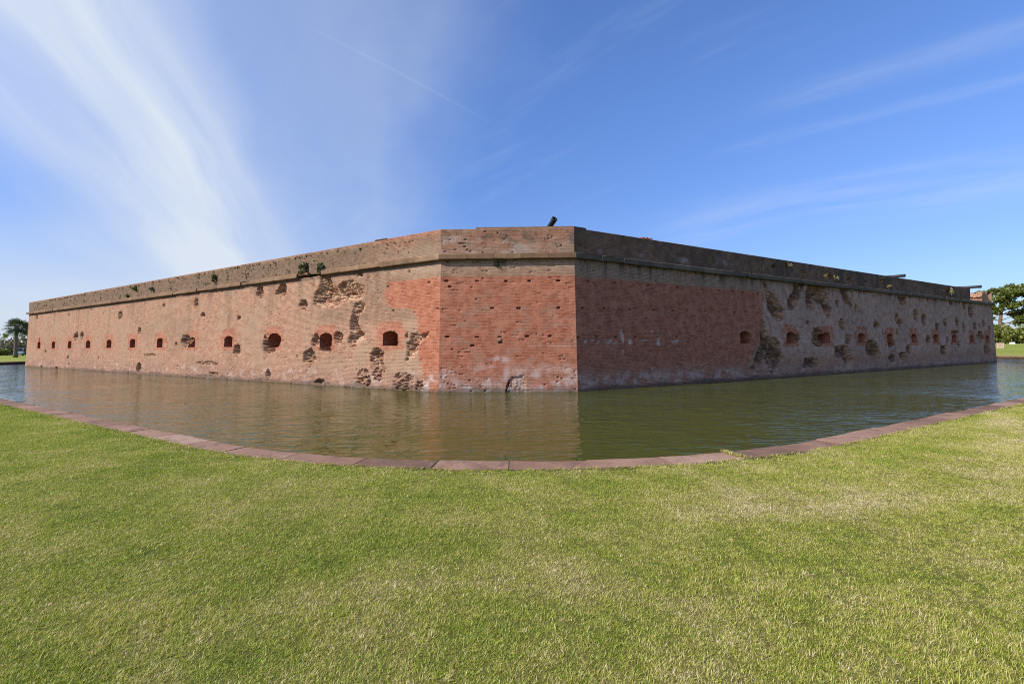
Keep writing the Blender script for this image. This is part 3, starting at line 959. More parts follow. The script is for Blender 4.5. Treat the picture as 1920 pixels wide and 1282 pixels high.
def recess_mesh(w, e, n=10):
    """brick lined embrasure behind the wall face: cheeks, arched soffit, sill, stop wall and the dark throat"""
    pts = [(-EHW - .03, EZB - .03)]
    for k in range(n + 1):
        a = math.pi - math.pi * k / n
        pts.append(((EHW + .03) * math.cos(a), EZS + (EZC - EZS + .03) * math.sin(a)))
    pts.append((EHW + .03, EZB - .03))
    pts = np.array(pts)
    u0, z0 = pts[:, 0] + e, pts[:, 1]
    d0, _ = wall_depth(w, u0, z0)
    d0 = np.clip(d0, 0.0, 0.4) + 0.015
    rings = [(d0, 1.0), (np.full(len(pts), 0.62), 0.93), (np.full(len(pts), 1.15), 0.86)]
    V, UV, F = [], [], []
    cz = 2.5
    for d, s in rings:
        V.append(wall_pos(w, e + pts[:, 0] * s, cz + (z0 - cz) * s, d))
        UV.append(np.stack([e + pts[:, 0] * s + d + UOFF[w], cz + (z0 - cz) * s], -1))
    m = len(pts)
    for r in range(2):
        for k in range(m):
            a, b = r * m + k, r * m + (k + 1) % m
            F.append([a, b, b + m, a + m])
    V, UV = np.concatenate(V), np.concatenate(UV)
    # stop wall with a narrow throat on one side
    s = 0.86
    zs0, zs1 = cz + (EZB - .03 - cz) * s, cz + (EZC + .03 - cz) * s
    th = -0.44 if w == 'L' else 0.44                 # side of the throat
    sg = np.sign(th)
    b = len(V)
    quad = np.array([(-sg * 0.48, zs0), (sg * 0.20, zs0), (sg * 0.20, zs1 + .02), (-sg * 0.48, zs1 + .02)])
    V = np.concatenate([V, wall_pos(w, e + quad[:, 0], quad[:, 1], np.full(4, 1.12))])
    UV = np.concatenate([UV, np.stack([e + quad[:, 0] + UOFF[w], quad[:, 1]], -1)])
    F.append([b, b + 1, b + 2, b + 3])
    # box closing the throat
    bq = np.array([(-0.5, zs0 - .03), (0.5, zs0 - .03), (0.5, zs1 + .04), (-0.5, zs1 + .04)])
    c = len(V)
    for d in (1.13, 2.0):
        V = np.concatenate([V, wall_pos(w, e + bq[:, 0], bq[:, 1], np.full(4, d))])
        UV = np.concatenate([UV, np.stack([e + bq[:, 0] + d + UOFF[w], bq[:, 1]], -1)])
    for k in range(4):
        F.append([c + k, c + (k + 1) % 4, c + 4 + (k + 1) % 4, c + 4 + k])
    F.append([c + 4, c + 5, c + 6, c + 7])
    me = mesh_np('recess', V, [list(f) for f in F])
    m1 = np.zeros((len(V), 4))
    m1[:, 0] = 1.0
    m2 = np.zeros((len(V), 4))
    m2[:, 2] = 0.12
    m2[:, 3] = 1
    attr_color(me, 'mask', m1)
    attr_color(me, 'mask2', m2)
    uv_from(me, UV)
    return me


for w in ('L', 'F', 'R'):
    a, b, sa, sb, n, L = frame(w)
    us = col_steps(L, 0.052 if w != 'F' else 0.036, 0.075, 0.10)
    zs = np.arange(-0.45, ZC + 0.05, COURSE / 2)
    U, Z = np.meshgrid(us, zs)
    dep, rub = wall_depth(w, U, Z)
    # keep the arrises whole
    edge = np.minimum(U, L - U)
    dep = dep * sstep(edge, 0.02, 0.12)
    P = wall_pos(w, U, Z, dep).reshape(-1, 3)
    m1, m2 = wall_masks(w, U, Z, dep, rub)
    m1, m2 = m1.reshape(-1, 4), m2.reshape(-1, 4)
    uv = np.stack([U + UOFF[w], Z], -1).reshape(-1, 2)
    F = grid_faces(len(zs), len(us))
    fu = U.reshape(-1)[F].mean(1)
    fz = Z.reshape(-1)[F].mean(1)
    keep = np.ones(len(F), bool)
    part = np.full(len(F), -1)
    for k, e in enumerate(EMB[w]):
        near = np.abs(fu - e) < 1.4
        hole = near.copy()
        hole[near] = opening_shape(fu[near] - e, fz[near])
        if w == 'L' and abs(e - 13.36) < 0.1:        # the blasted, rounded opening
            hh = np.hypot((fu - 13.2) / 0.70, (fz - 2.55) / 0.46) + (fbm(fu * 5, fz * 5, 4, 2) - .5) * .3 < 1
            hole |= near & hh
        keep &= ~hole
        srd = near.copy()
        _, _, cu, cz = brick_cell(fu[near], fz[near])
        srd[near] = surround_shape(cu - e, cz)
        part[srd & ~hole] = k
    flip = (w == 'L')
    at = {'mask': m1, 'mask2': m2}
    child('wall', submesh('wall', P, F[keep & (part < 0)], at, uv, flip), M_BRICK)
    for k, e in enumerate(EMB[w]):
        eo = child('embrasure', submesh('embrasure', P, F[keep & (part == k)], at, uv, flip), M_BRICK)
        if w == 'L' and abs(e - 13.36) < 0.1:
            old = (EHW, EZC, EZB)
            EHW, EZC, EZB = 0.72, 3.02, 2.10
            rm = recess_mesh(w, 13.2)
            EHW, EZC, EZB = old
        else:
            rm = recess_mesh(w, e)
        ro = obj('recess', rm, M_BRICK, eo)

# parapets above the cordon
R_PARWHITE = [(7.56,6.82,0.74,0.17),(10.97,7.0,0.9,0.30),(6.85,6.92,0.12,0.12),(1.6,6.7,.25,.12),(4.4,6.75,.3,.12)]
R_PARHOLE = [(22.93,6.96,.42,.28),(31.45,7.05,.55,.3),(26.0,6.8,.35,.25),(28.6,6.85,.3,.2),(44.6,7.05,.7,.35),(16.2,7.15,.25,.2),(19.6,7.0,.35,.16),(17.7,7.3,.25,.14)]
CUT = 50.85
for w in ('L', 'F', 'R'):
    a, b, sa, sb, n, L = frame(w)
    end = CUT if w == 'R' else L
    us = col_steps(L, 0.06 if w != 'F' else 0.045, 0.09, 0.12)
    us = np.append(us[us < end - 0.03], end)
    zs = np.linspace(ZCT - 0.1, ZT, 36)
    U, Z = np.meshgrid(us, zs)
    i, j, cu, cz = brick_cell(U, Z)
    r, r2_ = h2(i, j, 200 + ord(w)), h2(i, j, 230 + ord(w))
    mid = fbm(U * 2.2, Z * 2.6, 140 + ord(w), 4)
    big = fbm(U * 0.5, Z * 0.9, 150 + ord(w), 4)
    dep = np.where(r2_ > 0.993 - 0.02 * sstep(big, .4, .6), 0.02 + 0.045 * r, 0.0) + 0.006 * (r - .5) + 0.02 * (fbm(U * .6, Z * .6, 5, 3) - .5)
    stain_shade = np.zeros(U.shape)
    white = np.zeros(U.shape)
    red = np.zeros(U.shape)
    pale = np.zeros(U.shape)
    rub = np.zeros(U.shape)
    if w == 'R':
        for (pa, pb, ra, rb) in R_PARHOLE:
            q = np.hypot((cu - pa) / ra, (cz - pb) / rb) + (fbm(cu * 4, cz * 4, 9, 3) - .5) * 0.9
            dep = np.maximum(dep, np.where(q < 1, 0.08 + 0.22 * r, 0))
            rub = np.maximum(rub, (q < 1) * 0.8)
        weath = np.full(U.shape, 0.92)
        stain_shade = 0.22 + 0.70 * sstep(0.6 * fbm(U * 0.9, Z * 0.6, 12, 4) + 0.4 * fbm(U * 4.0, Z * 3.0, 13, 3), 0.36, 0.62)
        stain_shade = stain_shade * np.where(U > 14, 1.0, 0.85)
        for (pa, pb, ra, rb) in R_PARWHITE:
            q = np.hypot((U - pa) / ra, (Z - pb) / rb) + (fbm(U * 4, Z * 1.2, 9, 3) - .5) * 1.6
            white = np.maximum(white, 0.6 * sstep(-q, -1, -.3))
        red = 0.8 * sstep(mid, 0.40, 0.62)
    elif w == 'F':
        weath = 0.35 + 0.5 * sstep(mid, 0.4, 0.65)
        red = 0.55 * sstep(big, 0.3, 0.55)
        pale = sstep(Z, 7.15, 6.95) * (0.2 + 0.4 * sstep(mid, .35, .55))
        stain_shade = 0.5 * sstep(mid, 0.52, 0.72) * sstep(Z, 7.5, 7.2) * sstep(Z, 6.8, 7.1)
        white = 0.4 * sstep(fbm(U * 1.3, Z * 2.5, 3, 3), .55, .7) * sstep(Z, 7.45, 7.25)
    else:
        corner = sstep(U, 6.5, 2.5)
        weath = 1.0 - 0.35 * corner + 0 * U
        red = 0.5 * corner * sstep(big, .3, .6) + 0.3 * sstep(Z, ZT - .2, ZT - .13)
        weath = weath - 0.35 * sstep(Z, ZT - .2, ZT - .13)
        pale = corner * sstep(Z, 7.1, 6.9) * 0.42 + 0.12 * sstep(mid, .45, .6)
        stain_shade = 0.10 * sstep(mid, 0.55, 0.75)
    P = wall_pos(w, U, Z, dep * sstep(np.minimum(U, L - U), .02, .12), BAT).reshape(-1, 3)
    one = np.ones(U.shape)
    m1 = np.stack([red, white, np.clip(weath, 0, 1), rub], -1).reshape(-1, 4)
    m2 = np.stack([0 * one, np.clip(pale, 0, 1), np.clip(stain_shade, 0, 1), one], -1).reshape(-1, 4)
    uv = np.stack([U + UOFF[w], Z], -1).reshape(-1, 2)
    F = grid_faces(len(zs), len(us))
    # top and inner face
    nb, nc = len(P), len(us)
    u1 = us
    top_in = wall_pos(w, u1, np.full(nc, ZT + 0.06), np.zeros(nc), BAT + 1.6)
    inn_lo = wall_pos(w, u1, np.full(nc, 6.3), np.zeros(nc), BAT + 1.6)
    P = np.concatenate([P, top_in, inn_lo])
    uv = np.concatenate([uv, np.stack([u1 + UOFF[w], np.full(nc, ZT + 1.6)], -1), np.stack([u1 + UOFF[w], np.full(nc, ZT + 3.0)], -1)])
    ext1 = np.tile(np.array([[0.2, 0, 0.8, 0]]), (2 * nc, 1))
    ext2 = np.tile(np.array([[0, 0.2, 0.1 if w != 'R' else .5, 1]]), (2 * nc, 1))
    m1, m2 = np.concatenate([m1, ext1]), np.concatenate([m2, ext2])
    o0 = (len(zs) - 1) * nc
    k = np.arange(nc - 1)
    F = np.concatenate([F, np.stack([o0 + k, o0 + k + 1, nb + k + 1, nb + k], -1),
                        np.stack([nb + k, nb + k + 1, nb + nc + k + 1, nb + nc + k], -1)])
    if w == 'R':                                     # broken end
        ca = np.arange(len(zs) - 1) * nc + nc - 1
        F = np.concatenate([F, np.array([[nc - 1, nb + 2 * nc - 1, nb + nc - 1, o0 + nc - 1]])])
    child('parapet', submesh('parapet', P, F, {'mask': m1, 'mask2': m2}, uv, w == 'L'), M_BRICK)


def brick_prism(name, w, u0, u1, z0, z1, d0, d1, inset=BAT, red=0.4, weath=0.6, stain_shade=0.0, jag=0.0, nu=None):
    """solid block of masonry following a wall"""
    nu = nu or max(2, int((u1 - u0) / 0.25))
    us = np.linspace(u0, u1, nu)
    rows = [(z0, d0), (z1, d0), (z1, d1), (z0, d1)]
    V, UV, F = [], [], []
    for q, (z, d) in enumerate(rows):
        V.append(wall_pos(w, us, np.full(nu, z) + (jag * (rng.random(nu) - .5) if q in (1, 2) else 0), np.full(nu, d), inset))
        UV.append(np.stack([us + UOFF[w], np.full(nu, z + (d if q in (2, 3) else 0))], -1))
    for r in range(4):
        for k in range(nu - 1):
            F.append([r * nu + k, r * nu + k + 1, ((r + 1) % 4) * nu + k + 1, ((r + 1) % 4) * nu + k])
    F.append([0, nu, 2 * nu, 3 * nu])
    F.append([nu - 1, 4 * nu - 1, 3 * nu - 1, 2 * nu - 1])
    V, UV = np.concatenate(V), np.concatenate(UV)
    me = mesh_np(name, V, F)
    attr_color(me, 'mask', np.tile([[red, 0, weath, 0]], (len(V), 1)))
    attr_color(me, 'mask2', np.tile([[0, 0.1, stain_shade, 1]], (len(V), 1)))
    uv_from(me, UV)
    bm = bmesh.new()
    bm.from_mesh(me)
    bmesh.ops.recalc_face_normals(bm, faces=bm.faces)
    bm.to_mesh(me)
    bm.free()
    return me


# raised top course over the cut corner and its short return
child('parapet_course', brick_prism('parapet_course', 'F', 1.70, 6.437, ZT - 0.002, ZT + 0.078, -0.003, 1.3), M_BRICK)
child('parapet_course', brick_prism('parapet_course', 'R', 0.01, 0.72, ZT - 0.002, ZT + 0.072, -0.004, 1.3, stain_shade=.6, weath=.9), M_BRICK)
child('top_slab', brick_prism('top_slab', 'L', 3.62, 4.45, ZT - 0.002, ZT + 0.05, -0.02, 0.5, stain_shade=.9, weath=1), M_BRICK)
# loose bricks left on the parapet of the shaded face
for k in range(9):
    u = 4.45 + k * 0.095 + random.uniform(-.01, .01)
    child('brick', brick_prism('brick', 'R', u, u + 0.066, ZT, ZT + random.uniform(0.05, 0.13), 0.05 + random.uniform(0, .05), 0.27, red=1.0, weath=0, nu=2), M_BRICK)


# the ragged stump of parapet past the breach at the far corner
def remnant():
    a, b, sa, sb, n, L = frame('R')
    nu, nd = 26, 16
    u0, u1 = 54.25, 57.15
    us = np.linspace(u0, u1, nu)
    ds = np.linspace(-0.0, 1.5, nd)
    U, D = np.meshgrid(us, ds)
    f = (U - u0) / (u1 - u0)
    prof = np.where(f < 0.06, 0.70, np.where(f < 0.58, 1.05 - 0.1 * f, np.where(f < 0.7, 0.62, 0.36 - 0.5 * (f - .7))))
    H = prof * (0.82 + 0.35 * fbm(U * 2.5, D * 2.5, 44, 3)) + 0.10 * (h2(np.floor(U / .2), np.floor(D / .12), 3) - .5)
    H = np.round(H / COURSE) * COURSE
    H[0, :] = H[1, :]
    V, UV, F = [], [], []
    top = wall_pos('R', U, ZCT + H, D, BAT)
    bot = wall_pos('R', U, np.full(U.shape, ZCT - .05), D, BAT)
    # stack of layers so the broken end has relief
    nl = 9
    lay = []
    for q in range(nl):
        s = q / (nl - 1)
        jit = np.zeros(U.shape)
        if 0 < q:
            jit = (fbm(D * 3.2 + 7 * s, np.full(U.shape, s * 5.0), 61, 3) - .45) * 0.95 * (1 - f) ** 3
        lay.append(wall_pos('R', U + jit, ZCT - .05 + (H + .05) * s, D, BAT))
    ring = [(0, k) for k in range(nu)] + [(k, nu - 1) for k in range(1, nd)] + [(nd - 1, k) for k in range(nu - 2, -1, -1)] + [(k, 0) for k in range(nd - 2, 0, -1)]
    m = len(ring)
    for q in range(nl):
        for (r, c) in ring:
            V.append(lay[q][r, c])
            UV.append((U[r, c] + D[r, c] + 300, ZCT + H[r, c] * q / (nl - 1)))
    for q in range(nl - 1):
        for k in range(m):
            F.append([q * m + k, q * m + (k + 1) % m, (q + 1) * m + (k + 1) % m, (q + 1) * m + k])
    o = len(V)
    for r in range(nd):
        for c in range(nu):
            V.append(lay[-1][r, c])
            UV.append((U[r, c] + 300, 9 + D[r, c]))
    for r in range(nd - 1):
        for c in range(nu - 1):
            F.append([o + r * nu + c, o + r * nu + c + 1, o + (r + 1) * nu + c + 1, o + (r + 1) * nu + c])
    me = mesh_np('broken_stump', np.array(V), F)
    nv = len(V)
    attr_color(me, 'mask', np.tile([[0.3, 0, 0.15, 0.75]], (nv, 1)))
    attr_color(me, 'mask2', np.tile([[0, 0.2, 0.1, 1]], (nv, 1)))
    uv_from(me, np.array(UV))
    return me


child('broken_stump', remnant(), M_BRICK)
child('breach_floor', brick_prism('breach_floor', 'R', CUT - .3, 54.4, 6.30, ZCT + 0.07, 0.02, 1.7, stain_shade=.7, weath=1, jag=.12), M_BRICK)

# walls out of sight at the sides and back, deck inside
for (k0, k1) in (('C', 'D'), ('D', 'G'), ('G', 'E')):
    a, b = CORN[k0], CORN[k1]
    L = np.linalg.norm(b - a)
    V, UV = [], []
    for z, o in ((-0.45, 0.0), (ZC, BAT), (ZCT, BAT), (ZT, BAT), (ZT, BAT + 1.6), (6.3, BAT + 1.6)):
        for k, (p, s) in enumerate(((a, SHIFT[k0]), (b, SHIFT[k1]))):
            q = p + s * o
            V.append((q[0], q[1], z))
            UV.append((400 + k * L, z + (o - BAT if z > 6.4 else 0)))
    me = mesh_np('wall', np.array(V), [[2 * r, 2 * r + 1, 2 * r + 3, 2 * r + 2] for r in range(5)])
    attr_color(me, 'mask', np.tile([[0, 0, 0.4, 0]], (12, 1)))
    attr_color(me, 'mask2', np.tile([[0, 0, 0, 1]], (12, 1)))
    uv_from(me, np.array(UV))
    child('wall', me, M_BRICK)
dk = [CORN[k] + SHIFT[k] * (BAT + 1.55) for k in ORDER]
child('terreplein', mesh_np('terreplein', np.array([(p[0], p[1], 6.45) for p in dk]), [[0, 1, 2, 3, 4, 5]]), M_DECK)

# cordon: a projecting course of stone blocks, each block its own piece
cordon = empty('cordon', (0, 0, 0), 0, fort)


def cordon_block(w, u0, u1, chip=0.0, drop=0.0, lift=0.0):
    pr = 0.235
    z0, z1 = ZC + lift, ZCT
    outl = [(0.35, z0), (-pr + 0.02 - drop * 0, z0), (-pr - 0.0, z0 + 0.03), (-pr, z1 - 0.035), (-pr + 0.03, z1), (0.35, z1)]
    ns = 4
    us = np.linspace(u0, u1, ns)
    V = []
    for q, u in enumerate(us):
        jz = random.uniform(-.006, .006) if 0.05 < u < frame(w)[5] - 0.05 else 0.0
        for k, (d, z) in enumerate(outl):
            dd, zz = d, z
            if k in (1, 2) and q in (0, ns - 1) and 0.05 < u < frame(w)[5] - 0.05:
                zz += random.uniform(0, 0.015)
            if chip and k in (1, 2, 3) and q >= 1:
                dd += chip * random.uniform(0.3, 1)
                zz += chip * 0.6 * random.random() * (k < 3)
            if k in (2, 3) and 0.05 < u < frame(w)[5] - 0.05:
                dd += random.uniform(-.006, .006)
            V.append(wall_pos(w, np.array([u]), np.array([zz + jz]), np.array([0.0]), BAT + dd)[0])
    m = len(outl)
    F = []
    for q in range(ns - 1):
        for k in range(m):
            F.append([q * m + k, q * m + (k + 1) % m, (q + 1) * m + (k + 1) % m, (q + 1) * m + k])
    F.append(list(range(m))[::-1])
    F.append([(ns - 1) * m + k for k in range(m)])
    if w == 'L':
        F = [f[::-1] for f in F]
    return mesh_np('cordon_stone', np.array(V), F)


for w in ('L', 'F', 'R'):
    L = frame(w)[5]
    u = 0.0
    k = 0
    ext = 0.105 if w != 'F' else 0.0
    while u < L - 0.01:
        ln = random.uniform(1.0, 1.65)
        if w == 'F':
            ln = L / 5
        u1 = min(L, u + ln)
        if L - u1 < 0.5:
            u1 = L
        a0, a1 = u, u1
        # mitred ends meet exactly at the two corners
        pr = 0.205
        mx = 0.0
        gap = 0.006
        chip, lift = 0.0, 0.0
        if w == 'L':
            if 8.0 < (a0 + a1) / 2 < 9.3:
                u = u1
                continue                              # shot away
            if 9.3 < (a0 + a1) / 2 < 11.4:
                chip, lift = 0.16, 0.10
            elif 15.6 < (a0 + a1) / 2 < 17.2:
                chip = 0.10
            elif a0 > 2.0 and random.random() < 0.12:
                chip = 0.07
            if a0 > 3.4:
                lift += 0.03
        elif w == 'R' and random.random() < 0.15:
            chip = 0.06
        me = cordon_block(w, a0 + (gap if a0 > 0.01 else -0.0), a1 - (gap if a1 < L - 0.01 else -0.0), chip, 0, lift)
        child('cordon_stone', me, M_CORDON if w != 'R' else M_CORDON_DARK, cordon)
        u = u1
        k += 1

# ------------------------------------------------------------------ moat, banks and lawn
BANK_Z = 0.36


def rounded_loop():
    """inner edge of the coping: straight runs parallel to the walls joined by arcs"""
    c0, r0 = np.array([0.15, 18.15]), 11.08
    nl = np.array([-(PA - PE)[1], (PA - PE)[0]])
    nl = -unit(nl)
    nr = np.array([-(PC - PB)[1], (PC - PB)[0]])
    nr = -unit(nr)
    tl, tr = unit(PA - PE), unit(PC - PB)
    oL, oR = 11.805, 12.125
    pts = []
    # left side bank going towards the viewer
    ce = PE
    nw = np.array([-1.0, 0.0])
    def arc(c, r, v0, v1, n):
        a0, a1 = math.atan2(v0[1], v0[0]), math.atan2(v1[1], v1[0])
        if a1 < a0:
            a1 += 2 * math.pi
        return [c + r * np.array([math.cos(a0 + (a1 - a0) * k / n), math.sin(a0 + (a1 - a0) * k / n)]) for k in range(n + 1)]
    pts += [np.array([PF[0] - oL - 1.4, y]) for y in np.linspace(118, PE[1] + 4, 14)]
    pts += arc(PE, oL, nw, nl, 16)
    e0, e1 = PE + nl * oL, c0 + nl * r0
    pts += [e0 + (e1 - e0) * k / 50 for k in range(1, 50)]
    pts += arc(c0, r0, nl, nr, 44)
    s0, s1 = c0 + nr * r0, PC + nr * oR
    pts += [s0 + (s1 - s0) * k / 46 for k in range(1, 46)]
    pts += arc(PC, oR, nr, np.array([1.0, 0.0]), 16)
    pts += [np.array([PC[0] + oR + 0.2, y]) for y in np.linspace(PC[1] + 4, 118, 14)]
    pts += [np.array([64.0, 128.0])] + [np.array([x, 130.0]) for x in np.linspace(55, -60, 12)] + [np.array([-68.0, 128.0])]
    return np.array(pts)


LOOP = rounded_loop()
nL = len(LOOP)
tang = np.roll(LOOP, -1, 0) - np.roll(LOOP, 1, 0)
tang /= np.linalg.norm(tang, axis=1)[:, None]
NORM = np.stack([tang[:, 1], -tang[:, 0]], -1)       # pointing away from the fort
COP_W = 0.49


def ground_z(p):
    d = p[..., 0] * 0.7 + p[..., 1] * 0.5
    rise = 1.45 * sstep(d, 78.0, 135.0) * sstep(p[..., 0], 30.0, 70.0)
    return BANK_Z + rise


# water sheet
wv = np.concatenate([[[0.0, 70.0]], LOOP + NORM * 0.12])
me = mesh_np('moat_water', np.concatenate([wv, np.zeros((len(wv), 1))], 1), [[0, 1 + k, 1 + (k + 1) % nL] for k in range(nL)])
tag(obj('water', me, M_WATER), 'olive green rippled water of the moat round the fort', None, None, 'structure')

# lawn: one sheet from the coping to the horizon
offs = [COP_W - 0.03, COP_W + 0.25, 1.2, 2.6, 4.5, 7, 11, 17, 26, 40, 60, 90, 140, 220, 400, 900, 2600]
rings = []
for o in offs:
    p = LOOP + NORM * o
    z = ground_z(p) - (0.012 if o < COP_W else 0.0)
    rings.append(np.concatenate([p, z[:, None]], 1))
V = np.concatenate(rings)
F = []
for r in range(len(offs) - 1):
    for k in range(nL):
        k2 = (k + 1) % nL
        F.append([r * nL + k, (r + 1) * nL + k, (r + 1) * nL + k2, r * nL + k2])
lawn_me = mesh_np('lawn', V, np.array(F), smooth=True)
tag(obj('lawn', lawn_me, M_LAWN), 'mown green and straw coloured lawn round the moat', None, None, 'structure')

# bank wall below the coping
V = np.concatenate([np.concatenate([LOOP + NORM * 0.06, np.full((nL, 1), -0.4)], 1), np.concatenate([LOOP + NORM * 0.06, np.full((nL, 1), BANK_Z - 0.14)], 1),
                    np.concatenate([LOOP + NORM * 0.5, np.full((nL, 1), BANK_Z - 0.14)], 1)])
F = [[r * nL + k, r * nL + (k + 1) % nL, (r + 1) * nL + (k + 1) % nL, (r + 1) * nL + k] for r in range(2) for k in range(nL)]
tag(obj('bank_wall', mesh_np('bank_wall', V, np.array(F)), M_BANK), 'dark wet masonry face of the moat bank below the coping', None, None, 'structure')

# coping: flat sandstone slabs, each its own piece, with pale mortar between
coping = empty('moat_coping', (0, 7, 0))
tag(coping, 'reddish brown sandstone coping slabs edging the moat', None, None, 'structure')
seg = np.linalg.norm(np.roll(LOOP, -1, 0) - LOOP, axis=1)
S_ = np.concatenate([[0], np.cumsum(seg)])
CL = np.concatenate([LOOP, LOOP[:1]])
NL_ = np.concatenate([NORM, NORM[:1]])


def at_s(s):
    x = np.interp(s, S_, CL[:, 0])
    y = np.interp(s, S_, CL[:, 1])
    nx = np.interp(s, S_, NL_[:, 0])
    ny = np.interp(s, S_, NL_[:, 1])
    nn = unit(np.array([nx, ny]))
    return np.array([x, y]), nn


def slab(s0, s1):
    ns = 4
    V, F = [], []
    w = COP_W + random.uniform(-.015, .02)
    i0 = random.uniform(-.02, .025)
    dz = random.uniform(-.004, .006)
    tilt = random.uniform(-.006, .006)
    prof = [(i0, -0.15), (i0, -0.022), (i0 + 0.022, 0.0), (w * 0.5, 0.004), (w, 0.0), (w, -0.15)]
    for q in range(ns):
        s = s0 + (s1 - s0) * q / (ns - 1)
        p, n = at_s(s)
        jj = random.uniform(-.02, .03)
        for k, (o, z) in enumerate(prof):
            oo = o + (jj if k in (1, 2) else 0)
            zz = BANK_Z + z + dz + tilt * (q / (ns - 1) - .5) + (random.uniform(-.003, .004) if k in (2, 3, 4) else 0)
            V.append((p[0] + n[0] * oo, p[1] + n[1] * oo, zz))
    m = len(prof)
    for q in range(ns - 1):
        for k in range(m):
            F.append([q * m + k, (q + 1) * m + k, (q + 1) * m + (k + 1) % m, q * m + (k + 1) % m])
    F.append(list(range(m)))
    F.append([(ns - 1) * m + k for k in range(m)][::-1])
    return mesh_np('coping_stone', np.array(V), F)


def s_of(p):
    return S_[np.argmin(np.hypot(*(LOOP - np.array(p)).T))]


def cchild(name, me, mat):
    o = obj(name, me, mat, coping)
    o.location = -coping.location
    return o


# measured joints near the middle, then even lengths to both sides
jm = [-3.58, -2.343, -1.141, -0.053, 1.145, 2.343, 3.489, 4.645]
jy = [7.70, 7.274, 7.152, 7.081, 7.116, 7.268, 7.597, 7.994]
dense = np.linspace(S_[0], S_[-1], 40000)
dx = np.interp(dense, S_, CL[:, 0])
dy = np.interp(dense, S_, CL[:, 1])
joints = sorted(dense[np.argmin(np.hypot(dx - a, dy - b))] for a, b in zip(jm, jy))
s = joints[-1]
sEnd = s_of((PC[0] + 12.3, PC[1] + 30))
while s < sEnd:
    s += random.uniform(1.05, 1.45) if s - joints[0] < 45 else random.uniform(1.6, 2.4)
    joints.append(s)
s = joints[0]
sBeg = s_of((PF[0] - 13.2, PE[1] + 32))
while s > sBeg:
    s -= random.uniform(1.05, 1.45) if joints[-1] - s < 1e9 and s > joints[0] - 40 and s > 60 else random.uniform(1.4, 2.0)
    joints.insert(0, s)
for a, b in zip(joints[:-1], joints[1:]):
    g = random.choice([0.005, 0.009, 0.013])
    cchild('coping_stone', slab(a + g, b - g), M_COPING)
V, F = [], []
ss = np.linspace(joints[0] + .1, joints[-1] - .1, 420)
for s in ss:
    p, n = at_s(s)
    V += [(p[0] + n[0] * o, p[1] + n[1] * o, BANK_Z - z) for o, z in ((0.03, .014), (COP_W - .05, .012))]
F = [[2 * k, 2 * k + 2, 2 * k + 3, 2 * k + 1] for k in range(len(ss) - 1)]
cchild('joint_mortar', mesh_np('joint_mortar', np.array(V), np.array(F)), M_MORTAR)
# the rest of the ring out of sight
V, F = [], []
ss = np.concatenate([np.linspace(joints[-1], S_[-1], 60), np.linspace(0.01, joints[0], 30)])
for s in ss:
    p, n = at_s(min(s, S_[-1] - .001))
    V += [(p[0] + n[0] * o, p[1] + n[1] * o, BANK_Z + z) for o, z in ((0, -.2), (0, 0), (COP_W, 0))]
F = [[3 * k + q, 3 * k + 3 + q, 3 * k + 4 + q, 3 * k + 1 + q] for k in range(len(ss) - 1) for q in range(2)]
cchild('coping_strip', mesh_np('coping_strip', np.array(V), np.array(F)), M_COPING)

# ------------------------------------------------------------------ grass on the near lawn: tufted patches scattered with geometry nodes


def blades(n, size, lmin, lmax, wid, seed, dead=0.0):
    g = np.random.default_rng(seed)
    ux, uy = (g.random(n) - .5) * size, (g.random(n) - .5) * size
    # clump the blades a little
    nc = n // 16 + 1
    cx, cy = (g.random(nc) - .5) * size, (g.random(nc) - .5) * size
    pick = g.integers(0, nc, n)
    ctone = g.random(nc)
    k = g.random(n) < 0.80
    ux[k] = cx[pick[k]] + g.normal(0, .0085, k.sum())
    uy[k] = cy[pick[k]] + g.normal(0, .0085, k.sum())
    az = g.random(n) * 2 * np.pi
    ln = lmin + (lmax - lmin) * g.random(n) ** 1.6
    lean = 0.45 + 1.20 * g.random(n)
    wd = wid * (0.6 + 0.8 * g.random(n))
    dx, dy = np.cos(az), np.sin(az)
    sx, sy = -dy, dx
    twist = g.normal(0, .5, n)
    sx, sy = sx * np.cos(twist) + dx * np.sin(twist), sy * np.cos(twist) + dy * np.sin(twist)
    base = np.stack([ux, uy, np.full(n, -0.006)], -1)
    l1 = ln * 0.55
    mid = base + np.stack([dx * np.sin(lean * .6) * l1, dy * np.sin(lean * .6) * l1, np.cos(lean * .6) * l1], -1)
    l2 = ln * 0.45
    ben = np.minimum(lean * 1.25, 1.65)
    tip = mid + np.stack([dx * np.sin(ben) * l2, dy * np.sin(ben) * l2, np.cos(ben) * l2], -1)
    sd = np.stack([sx, sy, np.zeros(n)], -1)
    V = np.stack([base - sd * wd[:, None] * .5, base + sd * wd[:, None] * .5, mid + sd * wd[:, None] * .45, mid - sd * wd[:, None] * .45, tip], 1).reshape(-1, 3)
    o = np.arange(n) * 5
    F = np.concatenate([np.stack([o, o + 1, o + 2], -1), np.stack([o, o + 2, o + 3], -1), np.stack([o + 3, o + 2, o + 4], -1)])
    r1 = (0.55 * ctone[pick] + 0.45 * g.random(n)) * (1 - dead) + dead
    r2_ = g.random(n)
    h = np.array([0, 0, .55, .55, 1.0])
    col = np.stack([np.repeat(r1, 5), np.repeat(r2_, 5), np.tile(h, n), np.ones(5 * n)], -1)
    return V, F, col


